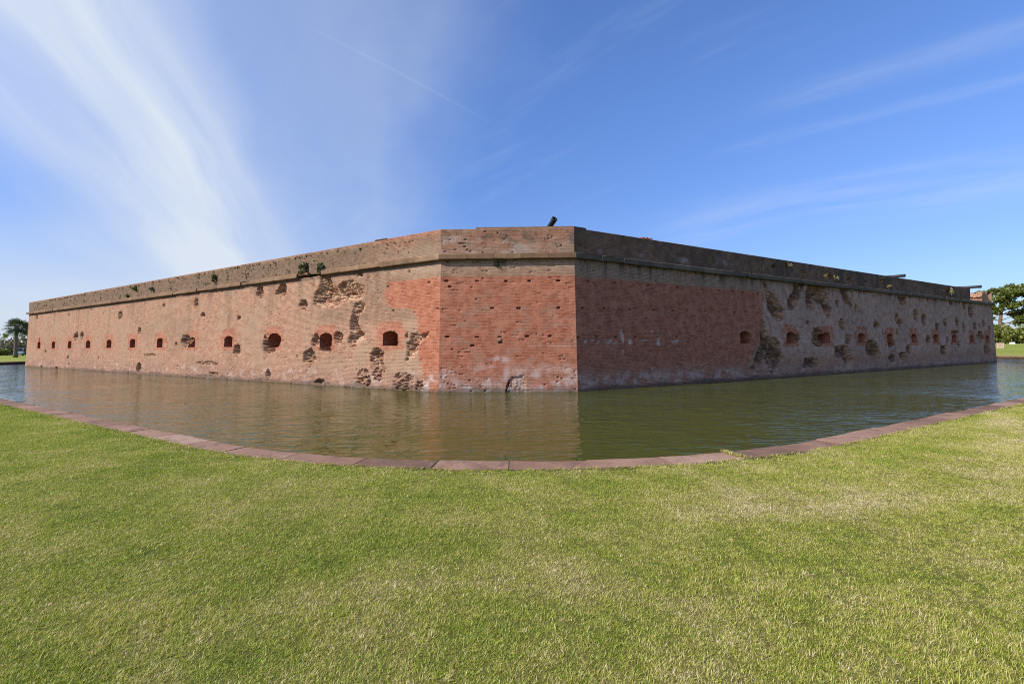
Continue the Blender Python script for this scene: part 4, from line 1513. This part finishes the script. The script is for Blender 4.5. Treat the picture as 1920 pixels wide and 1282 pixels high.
PATCH = 0.42
protos = []
for k in range(5):
    V, F, c = blades(4000, PATCH * 1.15, 0.014, 0.046, 0.0028, 100 + k)
    V2, F2, c2 = blades(26, PATCH * 1.1, 0.04, 0.068, 0.0032, 300 + k, 0.55)
    me = mesh_np('grass_patch', np.concatenate([V, V2]), np.concatenate([F, F2 + len(V)]))
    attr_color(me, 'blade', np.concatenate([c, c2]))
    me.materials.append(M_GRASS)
    protos.append(bpy.data.objects.new('grass_patch', me))

# scatter points: jittered grid between the coping and just behind the camera
near = (LOOP[:, 1] < 40)
ex, ey = (LOOP + NORM * COP_W)[near].T
srt = np.argsort(ex)
ex, ey = ex[srt], ey[srt]
gx, gy = np.meshgrid(np.arange(-24, 24, PATCH * 0.66), np.arange(-1.5, 19, PATCH * 0.66))
gx = gx.ravel() + (rng.random(gx.size) - .5) * .12
gy = gy.ravel() + (rng.random(gy.size) - .5) * .12
lim = np.interp(gx, ex, ey)
slope = np.interp(gx, (ex[1:] + ex[:-1]) / 2, np.diff(ey) / np.maximum(np.diff(ex), 1e-6))
ok = (gy < lim - (PATCH * 0.44) * np.sqrt(1 + slope ** 2)) & (np.abs(gx) < 2.6 + gy * 1.45)
gx, gy = gx[ok], gy[ok]
# extra small row that runs along the coping's grass edge
zz = np.full(gx.shape, BANK_Z - 0.004)
pts_me = bpy.data.meshes.new('grass')
pts_me.from_pydata([(float(a), float(b), float(c)) for a, b, c in zip(gx, gy, zz)], [], [])
rnd_a = pts_me.attributes.new('pick', 'INT', 'POINT')
rnd_a.data.foreach_set('value', rng.integers(0, 5, len(gx)).astype(np.int32))
rot_a = pts_me.attributes.new('turn', 'FLOAT', 'POINT')
rot_a.data.foreach_set('value', (rng.random(len(gx)) * 6.283).astype(np.float32))
scl_a = pts_me.attributes.new('tall', 'FLOAT', 'POINT')
scl_a.data.foreach_set('value', (0.66 + 0.45 * fbm(gx * 1.3, gy * 1.3, 21, 3) + 1.6 * np.clip(fbm(gx * 1.7, gy * 1.7, 24, 3) - 0.66, 0, 1) * 2).astype(np.float32))
pts_me.materials.append(M_GRASS)
grass = bpy.data.objects.new('grass', pts_me)
COL.objects.link(grass)
tag(grass, 'short mown grass blades, green mixed with dry straw', 'grass', None, 'stuff')


def scatter_group(name, plist):
    ng = bpy.data.node_groups.new(name, 'GeometryNodeTree')
    ng.interface.new_socket('Geometry', in_out='INPUT', socket_type='NodeSocketGeometry')
    ng.interface.new_socket('Geometry', in_out='OUTPUT', socket_type='NodeSocketGeometry')
    nd = ng.nodes
    gi, go = nd.new('NodeGroupInput'), nd.new('NodeGroupOutput')
    m2p = nd.new('GeometryNodeMeshToPoints')
    ng.links.new(gi.outputs[0], m2p.inputs['Mesh'])
    g2i = nd.new('GeometryNodeGeometryToInstance')
    for p in reversed(plist):
        oi = nd.new('GeometryNodeObjectInfo')
        oi.inputs['Object'].default_value = p
        ng.links.new(oi.outputs['Geometry'], g2i.inputs[0])
    iop = nd.new('GeometryNodeInstanceOnPoints')
    ng.links.new(m2p.outputs[0], iop.inputs['Points'])
    ng.links.new(g2i.outputs[0], iop.inputs['Instance'])
    iop.inputs['Pick Instance'].default_value = True

    def na(nm, ty):
        a = nd.new('GeometryNodeInputNamedAttribute')
        a.data_type = ty
        a.inputs['Name'].default_value = nm
        return a.outputs[0]
    ng.links.new(na('pick', 'INT'), iop.inputs['Instance Index'])
    cx = nd.new('ShaderNodeCombineXYZ')
    ng.links.new(na('turn', 'FLOAT'), cx.inputs[2])
    ng.links.new(cx.outputs[0], iop.inputs['Rotation'])
    cs = nd.new('ShaderNodeCombineXYZ')
    cs.inputs[0].default_value = 1.0
    cs.inputs[1].default_value = 1.0
    ng.links.new(na('tall', 'FLOAT'), cs.inputs[2])
    ng.links.new(cs.outputs[0], iop.inputs['Scale'])
    ng.links.new(iop.outputs[0], go.inputs[0])
    return ng


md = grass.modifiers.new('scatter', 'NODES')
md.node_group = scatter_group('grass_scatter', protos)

# fringe where the lawn creeps over the coping
V_, F_, C_, nv = [], [], [], 0
s_near0, s_near1 = s_of((-21, 18)), s_of((19, 16.5))
fr = np.arange(s_near0, s_near1, 0.30)
for k, s in enumerate(fr):
    p, n = at_s(s)
    Vb, Fb, Cb = blades(330, 0.34, 0.018, 0.052, 0.0045, 900 + k)
    Vb = Vb.copy()
    tt = np.array([n[1], -n[0]])
    wob = 0.06 * (fbm(np.array([s * .7]), np.array([0.3]), 3, 3)[0] - .5)
    q = p + n * (COP_W + 0.13 + wob)
    X = q[0] + tt[0] * Vb[:, 0] + n[0] * Vb[:, 1]
    Y = q[1] + tt[1] * Vb[:, 0] + n[1] * Vb[:, 1]
    V_.append(np.stack([X, Y, Vb[:, 2] + BANK_Z + 0.004], -1))
    F_.append(Fb + nv)
    C_.append(Cb)
    nv += len(Vb)
me = mesh_np('grass_fringe', np.concatenate(V_), np.concatenate(F_))
attr_color(me, 'blade', np.concatenate(C_))
tag(obj('grass_fringe', me, M_GRASS), 'ragged fringe of grass creeping over the edge of the coping', 'grass', None, 'stuff')


# ------------------------------------------------------------------ plants on the masonry


def leaf_cloud(n, centers, radii, size, seed, up=0.3, aspect=0.45):
    g = np.random.default_rng(seed)
    centers = np.asarray(centers, float)
    radii = np.asarray(radii, float)
    k = g.integers(0, len(centers), n)
    d = g.normal(size=(n, 3))
    d /= np.linalg.norm(d, axis=1)[:, None]
    P = centers[k] + d * radii[k] * (g.random(n) ** 0.45)[:, None]
    a = g.normal(size=(n, 3))
    a[:, 2] += up
    a /= np.linalg.norm(a, axis=1)[:, None]
    b = np.cross(a, g.normal(size=(n, 3)))
    b /= np.linalg.norm(b, axis=1)[:, None]
    s = size * (0.55 + 0.9 * g.random(n))[:, None]
    V = np.stack([P - b * s * aspect * .6, P + a * s * .5 - b * s * aspect, P + a * s, P + a * s * .5 + b * s * aspect], 1).reshape(-1, 3)
    F = np.arange(4 * n).reshape(n, 4)
    c = np.clip(0.5 + 0.28 * g.normal(size=n) , 0, 1)
    col = np.stack([np.repeat(c, 4)] * 3 + [np.ones(4 * n)], -1)
    return V, F, col


def leaf_mesh(name, parts):
    Vs, Fs, Cs, o = [], [], [], 0
    for V, F, c in parts:
        Vs.append(V)
        Fs.append(F + o)
        Cs.append(c)
        o += len(V)
    me = mesh_np(name, np.concatenate(Vs), np.concatenate(Fs))
    attr_color(me, 'blade', np.concatenate(Cs))
    return me


def wall_shrub(name, w, u, z, ru, rz, n, mat, label, cat='shrub', size=0.16, seed=1, out=0.16, group=None, cord=False):
    base = wall_pos(w, np.array([u]), np.array([z]), np.array([-(0.2 if cord else 0.0)]), BAT)[0]
    a, b, sa, sb, nn, L = frame(w)
    t = unit(b - a)
    root = empty(name, tuple(base))
    tag(root, label, cat, group)
    g = np.random.default_rng(seed)
    cs, rs = [], []
    for k in range(9):
        du, dz, do = g.uniform(-1, 1) * ru * .6, g.uniform(-.3, 1.0) * rz * .8, g.uniform(.0, 1.0) * out
        cs.append((t[0] * du - nn[0] * do, t[1] * du - nn[1] * do, dz + rz * .2))
        q = g.uniform(.25, .5)
        rs.append((ru * q, ru * q, rz * q))
    st = MB()
    for c in cs[:5]:
        st.tube([(nn[0] * .06, nn[1] * .06, -0.02), (c[0] * .5 - nn[0] * .02, c[1] * .5 - nn[1] * .02, c[2] * .4), c], [.012, .008, .004], 5)
    st.build('stem', M_TWIG, root)
    obj('foliage', leaf_mesh('foliage', [leaf_cloud(n, cs, rs, size, seed, 0.6, 0.3)]), mat, root)
    return root


wall_shrub('wall_shrub', 'L', 10.45, 6.52, .40, .42, 330, M_WALLLEAF, 'largest dark green shrub rooted above the broken string course of the sunlit wall', seed=3)
wall_shrub('wall_shrub', 'L', 8.75, 6.28, .34, .52, 260, M_WALLLEAF, 'dark shrub growing in the gap of the string course above the big shell scar', seed=4, out=.1)
wall_shrub('wall_shrub', 'L', 20.6, 6.82, .22, .30, 200, M_BRIGHTLEAF, 'bright green bush on the sunlit parapet, midway along the wall', seed=5)
wall_shrub('wall_shrub', 'L', 33.8, 7.08, .24, .26, 120, M_BRIGHTLEAF, 'small bright green bush high on the far half of the sunlit parapet', seed=6)
wall_shrub('wall_shrub', 'L', 30.4, 6.85, .18, .18, 60, M_WALLLEAF, 'dull green tuft on the sunlit parapet just right of a bright bush', seed=7)
wall_shrub('wall_shrub', 'L', 35.3, 6.62, .20, .12, 60, M_BRIGHTLEAF, 'low green tuft above the string course, far along the sunlit wall', seed=8)
wall_shrub('fern', 'F', 2.72, 5.80, .13, .26, 90, M_WALLLEAF, 'small dark fern hanging below the string course of the cut corner', 'fern', .10, 9, .06)
wall_shrub('weed_tuft', 'R', 17.75, 7.28, .10, .14, 16, M_DRYLEAF, 'single yellow weed near the top of the shaded parapet', 'weed', .14, 10, .30)
wall_shrub('weed_tuft', 'R', 23.65, 6.82, .16, .18, 28, M_DRYLEAF, 'yellow weed beside a dark hole in the shaded parapet', 'weed', .14, 11, .34)
wall_shrub('weed_tuft', 'R', 22.2, 6.88, .09, .16, 18, M_DRYLEAF, 'pale dry stalks on the near side of a dark parapet hole', 'weed', .12, 12, .28)
wall_shrub('weed_tuft', 'R', 31.9, 6.66, .30, .12, 34, M_DRYLEAF, 'widest yellow weed on the shaded parapet, below the first far cannon', 'weed', .15, 13, .34)
wall_shrub('weed_tuft', 'R', 45.2, 6.90, .18, .36, 30, M_DRYLEAF, 'yellow weeds on the shaded parapet close to its broken end', 'weed', .16, 14, .34)

# tiny weeds in the joints, far too many to count
parts = []


def weed(w, u, z, inset, s, n, sd, depth=0.0):
    p = wall_pos(w, np.array([u]), np.array([z]), np.array([depth]), inset)[0]
    V, F, c = leaf_cloud(n, [p], [(s * .6, s * .6, s)], s * 0.85, sd, 0.2, 0.4)
    parts.append((V, F, c))


for k in range(230):                                  # a line of weeds one course below the top
    u = random.uniform(5, 62)
    if vn(np.array([u * .7]), np.array([0.0]), 5)[0] < .35:
        continue
    weed('L', u, ZT - 0.16 + random.uniform(-.03, .02), BAT, random.uniform(.04, .095), 10, k)
for k in range(210):
    u = random.uniform(2, 62.5)
    weed('L', u, random.uniform(6.55, 7.45), BAT, random.uniform(.03, .10), 8, 1000 + k)
for c in (59.5, 60.6, 57.3, 55.2, 51, 48.6, 45.5, 41.5, 27.3, 23.0, 18.9, 16.7, 13.3, 11.9):  # vertical joints
    for q in range(9):
        weed('L', c + random.uniform(-.5, .5) * (.12 if c < 45 else .8), random.uniform(6.6, 7.45), BAT, random.uniform(.03, .08), 9, 2000 + q + int(c * 10))
for k in range(50):
    weed('F', random.uniform(.2, 6.2), ZC - random.uniform(0.02, .16), BAT, random.uniform(.02, .06), 9, 3000 + k)
for k in range(34):
    weed('F', random.uniform(.2, 6.2), random.uniform(6.6, 7.6), BAT, random.uniform(.015, .045), 7, 3100 + k)
for k in range(170):
    u = random.uniform(.3, 55)
    weed('R', u, ZC - abs(random.gauss(0, .12)), BAT, random.uniform(.03, .09), 9, 3300 + k)
for k in range(80):
    weed('R', random.uniform(12, 50), random.uniform(6.6, 7.5), BAT, random.uniform(.03, .08), 8, 3600 + k)
for k in range(40):
    weed('L', random.uniform(.3, 30), ZC - random.uniform(.05, .2), BAT, random.uniform(.02, .06), 8, 3900 + k)
tag(obj('joint_weeds', leaf_mesh('joint_weeds', parts), M_WEED), 'tiny dark weeds rooted in the joints of the fort walls', 'weeds', None, 'stuff')

# weed in a joint of the coping
p, n = at_s(joints[6] if False else sorted(joints, key=lambda q: abs(q - dense[np.argmin(np.hypot(dx - 3.6, dy - 7.62))]))[0])
root = empty('weed_tuft', (p[0], p[1], BANK_Z))
tag(root, 'yellow green grass weed growing in a joint of the moat coping', 'weed')
Vs, Fs, Cs, o = [], [], [], 0
for k in range(10):
    Vb, Fb, Cb = blades(70, 0.10, 0.03, 0.075, 0.006, 4000 + k, 0.25)
    f = k / 9.0
    off = n * (0.0 + 0.42 * f) + np.array([n[1], -n[0]]) * -random.uniform(-.02, .06)
    Vb = Vb + np.array([off[0], off[1], 0.004])
    Vs.append(Vb)
    Fs.append(Fb + o)
    Cs.append(Cb)
    o += len(Vb)
me = mesh_np('blades', np.concatenate(Vs), np.concatenate(Fs))
attr_color(me, 'blade', np.concatenate(Cs))
obj('blades', me, mat_leaf('coping_weed', [(0.0, (0.20, 0.20, 0.03)), (0.5, (0.40, 0.36, 0.09)), (1.0, (0.55, 0.46, 0.2))]), root)

# ------------------------------------------------------------------ cannons on the rampart


def cannon(muzzle, d, length, r0, label):
    """barrel with its muzzle at 'muzzle', pointing along d, on a barbette carriage standing on the deck"""
    d = Vector(d).normalized()
    mz = Vector(muzzle)
    piv = mz - d * length * 0.62
    root = empty('cannon', (piv.x, piv.y, 6.45))
    tag(root, label, 'cannon', 'cannons on the rampart')
    q = d.to_track_quat('Z', 'Y').to_matrix().to_4x4()
    M = Matrix.Translation(mz - d * length - root.location) @ q
    L = length
    prof = [(0, -.28), (.06, -.27), (.09, -.22), (.07, -.16), (r0 * .9, -.08), (r0 * 1.38, 0.02), (r0 * 1.42, .25 * L), (r0 * 1.30, .42 * L), (r0 * 1.08, .62 * L),
            (r0 * .97, .85 * L), (r0 * .96, .93 * L), (r0 * 1.08, .97 * L), (r0 * 1.10, L), (r0 * .62, L), (r0 * .60, L - .05), (r0 * .58, L - .9), (0, L - .9)]
    MB().lathe(prof, M, 24).build('barrel', M_IRON, root, True)
    MB().lathe([(r0 * 1.02, .915 * L), (r0 * 1.06, .92 * L), (r0 * 1.06, .935 * L), (r0 * 1.0, .94 * L)], M, 24).build('muzzle_ring', M_IRON, root, True)
    rt = d.cross(Vector((0, 0, 1))).normalized()
    pv = piv - root.location
    MB().tube([pv - rt * (r0 * 1.3 + .22), pv + rt * (r0 * 1.3 + .22)], .085, 12).build('trunnion', M_IRON, root, True)
    fw = Vector((d.x, d.y, 0)).normalized()
    h = pv.z
    for s in (-1, 1):
        mb = MB()
        c = rt * s * (r0 * 1.3 + .14)
        pr = [(-.95, .42), (.62, .42), (.62, h - .18), (.20, h - .02), (-.18, h - .02), (-.5, max(.5, h - .45)), (-.95, .55)]
        vs = [Vector((pv.x, pv.y, 0)) + c + fw * a + Vector((0, 0, z)) + rt * s * e for e in (0, .12) for a, z in pr]
        m = len(pr)
        mb.add(vs, [tuple(range(m)), tuple(range(m, 2 * m))[::-1]] + [(k, (k + 1) % m, m + (k + 1) % m, m + k) for k in range(m)])
        mb.build('carriage_cheek', M_TIMBER, root)
        MB().box(Vector((pv.x, pv.y, .34)) + rt * s * .42 - fw * .5, (3.0, .18, .16), Matrix.Rotation(math.atan2(fw.y, fw.x), 3, 'Z'), .01).build('chassis_rail', M_TIMBER, root)
    for a in (-1.8, .8):
        MB().tube([Vector((pv.x, pv.y, .13)) + fw * a - rt * .5, Vector((pv.x, pv.y, .13)) + fw * a + rt * .5], .13, 14).build('traverse_roller', M_IRON, root, True)
    return root


cannon((2.25, 23.5, 8.70), (.40, -.72, .58), 2.3, .145, 'short black gun barrel tilted skyward above the cut corner')
nR = frame('R')[4]
cannon((35.69, 41.23, 8.27), (-nR[0], -nR[1], -.012), 3.0, .135, 'black cannon barrel showing above the middle of the shaded parapet')
cannon((49.69, 48.10, 8.07), (-nR[0], -nR[1], -.02), 3.2, .145, 'black cannon barrel jutting out beside the broken end of the parapet')

# ------------------------------------------------------------------ far lawn: palms, cart, scrub on one side; pine and bushes on the other


def palm(x, y, h, seed, label, nf=46, rad=2.1):
    g = np.random.default_rng(seed)
    root = empty('palm_tree', (x, y, BANK_Z))
    tag(root, label, 'palm tree', 'palms beyond the moat')
    lx, ly = g.uniform(-.25, .25), g.uniform(-.2, .2)
    pts = [(lx * (k / 8) ** 2, ly * (k / 8) ** 2, h * k / 8 - .1) for k in range(9)]
    MB().tube(pts, [.42, .34, .31, .29, .28, .28, .29, .32, .30], 14).build('trunk', M_PALMBARK, root, True)
    top = np.array([lx, ly, h])
    bt = MB()
    for k in range(26):                               # old leaf bases
        a, zz = g.uniform(0, 6.28), h - g.uniform(.1, 1.3)
        bt.tube([(lx + .2 * math.cos(a), ly + .2 * math.sin(a), zz), (lx + .52 * math.cos(a), ly + .52 * math.sin(a), zz + .38)], [.06, .025], 5)
    bt.build('leaf_bases', M_PALMBARK, root)
    Vs, Fs, Cs, o = [], [], [], 0
    st = MB()
    for k in range(nf):
        az = 6.283 * (k * .618 % 1) + g.uniform(-.2, .2)
        el = math.radians(80 - 125 * (k / nf) ** .8 + g.uniform(-8, 8))
        dr = np.array([math.cos(az) * math.cos(el), math.sin(az) * math.cos(el), math.sin(el)])
        stem = rad * g.uniform(.45, .62)
        c = top + dr * stem + np.array([0, 0, -.10 * stem ** 2])
        st.tube([tuple(top), tuple(c)], [.03, .016], 4)
        side = np.cross(dr, [0, 0, 1.0])
        side /= np.linalg.norm(side) + 1e-6
        nm = np.cross(side, dr)
        m = 17
        tone = np.clip(0.45 + .22 * g.normal() - (.2 if el < 0 else 0), 0, 1)
        for q in range(m):
            w = (q / (m - 1) - .5) * 3.9
            ll = rad * g.uniform(.45, .62) * (1 - .22 * abs(w) / 1.95)
            dv = dr * math.cos(w) + side * math.sin(w)
            dv = dv + nm * (.18 * abs(math.sin(w)))
            perp = -dr * math.sin(w) + side * math.cos(w)
            p0, p1 = c, c + dv * ll * .6
            p2 = c + dv * ll + np.array([0, 0, -.28 * ll])
            V = np.array([p0, p1 - perp * .055, p2, p1 + perp * .055])
            Vs.append(V)
            Fs.append(np.array([[o, o + 1, o + 2, o + 3]]))
            t = np.clip(tone + .1 * g.normal(), 0, 1)
            Cs.append(np.tile([[t, t, t, 1]], (4, 1)))
            o += 4
    me = mesh_np('crown', np.concatenate(Vs), np.concatenate(Fs))
    attr_color(me, 'blade', np.concatenate(Cs))
    cr = obj('crown', me, M_PALMLEAF, root)
    st.build('leaf_stalks', M_PALMBARK, cr)
    return root


palm(-103.2, 94.6, 6.3, 5, 'palm tree with stout trunk standing clear on the far lawn', rad=2.35)
palm(-106.0, 99.9, 5.9, 6, 'palm tree half hidden behind the far end of the fort', rad=2.2)


def cart(x, y, rz):
    root = empty('utility_cart', (x, y, BANK_Z), rz)
    tag(root, 'pale blue utility cart with white roof parked on the far lawn', 'cart')
    mb = MB()
    prof = [(-1.25, .45), (-1.25, .95), (-.55, 1.0), (-.45, .62), (.35, .62), (.5, .95), (.95, 1.05), (1.3, .85), (1.35, .45)]
    m = len(prof)
    mb.add([(a, s * .62, z) for s in (-1, 1) for a, z in prof], [tuple(range(m)), tuple(range(m, 2 * m))[::-1]] + [(k, (k + 1) % m, m + (k + 1) % m, m + k) for k in range(m)])
    mb.build('body', M_PALEBODY, root)
    MB().box((-.05, 0, 1.92), (2.0, 1.3, .07), None, .03).build('roof', M_WHITE, root)
    for s in (-1, 1):
        MB().tube([(.72, s * .56, 1.0), (.52, s * .56, 1.9)], .03, 6).build('roof_post', M_WHITE, root)
        MB().tube([(-.85, s * .56, .95), (-.8, s * .56, 1.9)], .03, 6).build('roof_post', M_WHITE, root)
        for a in (-.85, .9):
            MB().lathe([(.05, -.09), (.2, -.1), (.27, -.07), (.28, 0), (.27, .07), (.2, .1), (.05, .09)], Matrix.Translation((a, s * .56, .28)) @ Matrix.Rotation(math.pi / 2, 4, 'X'), 16).build('wheel', M_RUBBER, root, True)
    MB().box((-.4, 0, .82), (.5, 1.1, .14), None, .04).build('seat', M_RUBBER, root)
    MB().box((-.68, 0, 1.15), (.12, 1.1, .5), None, .04).build('seat_back', M_RUBBER, root)
    MB().box((.63, 0, 1.45), (.02, 1.08, .75), Matrix.Rotation(-.22, 3, 'Y')).build('windscreen', M_DARKGLASS, root)
    return root


cart(-128.2, 118.6, math.radians(-50))


def shrub(name, x, y, rx, h, mat, label, seed, n=900, size=.5, trunk=False, group='scrub beyond the moat', cat='shrub', z=None):
    g = np.random.default_rng(seed)
    z0 = float(ground_z(np.array([x, y]))) if z is None else z
    root = empty(name, (x, y, z0))
    tag(root, label, cat, group)
    cs, rs = [], []
    for k in range(18):
        a, q = g.uniform(0, 6.28), g.random() ** .5
        zc = h * g.uniform(.15, .8)
        cs.append((rx * .75 * q * math.cos(a), rx * .75 * q * math.sin(a), zc))
        s = g.uniform(.28, .48)
        rs.append((rx * s, rx * s, min(h * s, zc)))
    mb = MB()
    for c in cs[:9]:
        mb.tube([(0, 0, -.1), (c[0] * .4, c[1] * .4, c[2] * .45), c], [.07, .05, .02], 5)
    mb.build('stems', M_TWIG, root)
    obj('foliage', leaf_mesh('foliage', [leaf_cloud(n, cs, rs, size, seed, .3)]), mat, root)
    return root


def bare_tree(x, y, h, seed, label):
    g = np.random.default_rng(seed)
    root = empty('bare_tree', (x, y, BANK_Z))
    tag(root, label, 'tree', 'bare trees beyond the moat')
    mb = MB()
    tw = MB()

    def grow(p, d, l, r, lev):
        q = p + d * l
        mid = p + d * l * .5 + np.array([g.uniform(-.1, .1), g.uniform(-.1, .1), 0]) * l
        (mb if lev < 2 else tw).tube([tuple(p), tuple(mid), tuple(q)], [r, r * .8, r * .6], 6 if lev < 2 else 4, False)
        if lev >= 4:
            return
        for k in range(3 if lev < 3 else 4):
            e = d + g.normal(size=3) * .55
            e[2] = abs(e[2]) * .8 + .05
            e /= np.linalg.norm(e)
            grow(q if k < 2 else mid, e, l * g.uniform(.55, .8), r * .55, lev + 1)
    grow(np.zeros(3), np.array([.05, 0, 1.0]), h * .32, .17, 0)
    t = mb.build('trunk', M_TWIG, root)
    tw.build('crown', M_TWIG, root)
    return root


shrub('shrub', -143, 129, 3.4, 3.0, M_GREYLEAF, 'grey brown leafless scrub behind the clear-standing palm', 21, 1500, .5)
shrub('shrub', -155, 138, 5.0, 4.4, M_GREYLEAF, 'taller grey scrub at the edge of the picture behind the palm', 22, 1700, .5)
shrub('shrub', -137.6, 123, 1.4, 1.7, M_SHRUBLEAF, 'bright green shrub low behind the palm trunk', 23, 900, .45)
shrub('shrub', -147, 137.5, 4.6, 4.6, M_GREYLEAF, 'grey scrub rising behind the utility cart', 24, 1600, .5)
shrub('shrub', -150, 143.5, 5.0, 4.8, M_GREYLEAF, 'dull brown scrub by the fort corner behind the utility cart', 25, 1300, .5)
bare_tree(-150, 134, 8.0, 31, 'leafless tree with fine grey twigs left of the palm trunk')
bare_tree(-147, 137, 7.0, 32, 'leafless tree with fine grey twigs behind the utility cart')
bare_tree(-158, 139, 7.5, 33, 'leafless twiggy tree at the very edge of the picture')


def pine(x, y, h, seed, label):
    g = np.random.default_rng(seed)
    z0 = float(ground_z(np.array([x, y])))
    root = empty('pine_tree', (x, y, z0))
    tag(root, label, 'tree')
    bend = [(0, 0, -.1), (.15, 0, h * .2), (-.1, .1, h * .4), (.2, .1, h * .55), (.1, .2, h * .75), (.3, .1, h * .9)]
    MB().tube(bend, [.55, .45, .38, .32, .22, .1], 12).build('trunk', M_BARK, root, True)
    cs, rs, limbs = [], [], MB()
    # flat plates of needles carried on rising limbs
    spec = [(-3.2, .70, 3.0), (2.6, .66, 2.6), (6.0, .60, 2.9), (-1.0, .93, 2.8), (2.6, .97, 2.2), (-3.8, .88, 2.6), (4.8, .86, 2.4),
            (7.2, .74, 2.3), (.6, .78, 2.4), (9.2, .66, 2.4), (3.2, .52, 2.2), (6.8, .52, 2.2), (4.4, .42, 2.0), (7.6, .44, 2.2), (-1.6, .58, 2.0), (1.4, .88, 2.6), (-5.2, .60, 2.2), (-3.0, .50, 1.8), (5.5, .46, 1.8)]
    vx, vy = .68, -.73                                # along the row, across the line of sight
    for k, (a, zf, r) in enumerate(spec):
        dep = g.uniform(-2.6, 2.6)
        c = np.array([vx * a + .73 * dep, vy * a + .68 * dep, h * zf])
        zb = max(h * .34, h * zf - abs(a) * .10 - 1.3)
        if abs(a) < 3.5 or k % 3 == 0:
            limbs.tube([(0.1, .1, zb), (c[0] * .55, c[1] * .55, zb + (c[2] - zb) * .5), tuple(c)], [.13, .08, .03], 6)
        for q in range(4):
            e = np.array([c[0] * .6, c[1] * .6, zb + (c[2] - zb) * .55])
            cs.append(e + (c - e) * g.random() + g.normal(size=3) * np.array([.5, .5, .3]))
            rs.append((.9, .9, .55))
        for q in range(10):
            cs.append(c + g.normal(size=3) * np.array([r * .40, r * .40, .28]))
            s = g.uniform(.28, .5)
            rs.append((r * s, r * s, .70))
    t = limbs.build('limbs', M_BARK, root)
    obj('crown', leaf_mesh('crown', [leaf_cloud(21000, cs, rs, .52, seed, .8, .32)]), M_PINELEAF, root)
    return root


pine(129.0, 120.0, 15.0, 41, 'tall spreading pine tree beyond the far corner of the fort')
shrub('shrub', 120.2, 112.0, 2.8, 4.3, M_SHRUBLEAF, 'rounded green bush at the foot of the pine next to the fort', 51, 3200, .42, group='bushes beyond the far corner')
shrub('shrub', 123.0, 112.5, 2.3, 3.5, M_SHRUBLEAF, 'green bush in the middle of the row under the pine', 52, 3000, .42, group='bushes beyond the far corner')
shrub('shrub', 125.4, 112.0, 2.9, 4.6, M_SHRUBLEAF, 'green bush at the right end of the row under the pine', 53, 3200, .42, group='bushes beyond the far corner')
shrub('shrub', 122.0, 114.0, 1.4, 4.6, M_GREYLEAF, 'pale dead twigs among the green bushes under the pine', 56, 500, .4, group='bushes beyond the far corner')

# weathered box and white marker on the far lawn
bx, by = 91.2, 85.0
bz = float(ground_z(np.array([bx, by])))
root = empty('utility_box', (bx, by, bz - 0.02), math.radians(-47))
root.scale = (0.78, 0.78, 0.95)
tag(root, 'weathered pinkish boarded box on the lawn beside the shaded fort corner', 'box')
for k in range(5):
    MB().box((-.48 + k * .24, -.46, .52), (.228, .04, 1.02), None, .006).build('board', M_BOXWOOD, root)
for s in (-1, 1):
    MB().box((s * .6, 0, .52), (.04, .93, 1.02), None, .006).build('side_panel', M_BOXWOOD, root)
MB().box((0, .46, .52), (1.2, .04, 1.02), None, .006).build('back_panel', M_BOXWOOD, root)
MB().box((0, 0, 1.06), (1.3, 1.05, .05), None, .01).build('lid', M_BOXWOOD, root)
MB().box((-.05, -.488, .55), (.12, .02, .16), None, .004).build('latch', M_RUBBER, root)
wx, wy = 119.4, 108.6
wz = float(ground_z(np.array([wx, wy])))
mb = MB()
mb.add([(-.55, -.3, 0), (.5, -.3, 0), (.55, .3, 0), (-.5, .3, 0), (-.42, -.2, .36), (.3, -.22, .42), (.38, .2, .4), (-.35, .18, .33)],
       [(3, 2, 1, 0), (4, 5, 6, 7), (0, 1, 5, 4), (1, 2, 6, 5), (2, 3, 7, 6), (3, 0, 4, 7)])
o = mb.build('stone_marker', M_WHITE, None, False, (wx, wy, wz - .02), (0, 0, math.radians(-47)))
tag(o, 'low white block lying on the lawn in front of the bushes', 'marker')

# low wood along the horizon, too far off to tell its trees apart
g = np.random.default_rng(77)
cs, rs = [], []
for k in range(420):
    az = math.radians(g.uniform(-172, -44) if k % 2 else g.uniform(44, 172))
    d = g.uniform(300, 400)
    p = np.array([d * math.sin(az), d * math.cos(az) + 20.0])
    hh = g.uniform(2.5, 6.5)
    cs.append((p[0], p[1], float(ground_z(p)) + hh * .6))
    rs.append((g.uniform(5, 10), g.uniform(5, 10), hh))
tag(obj('distant_wood', leaf_mesh('distant_wood', [leaf_cloud(26000, cs, rs, 1.9, 78, .3)]), M_PINELEAF), 'far low wood along the horizon beyond the lawns', 'wood', None, 'stuff')
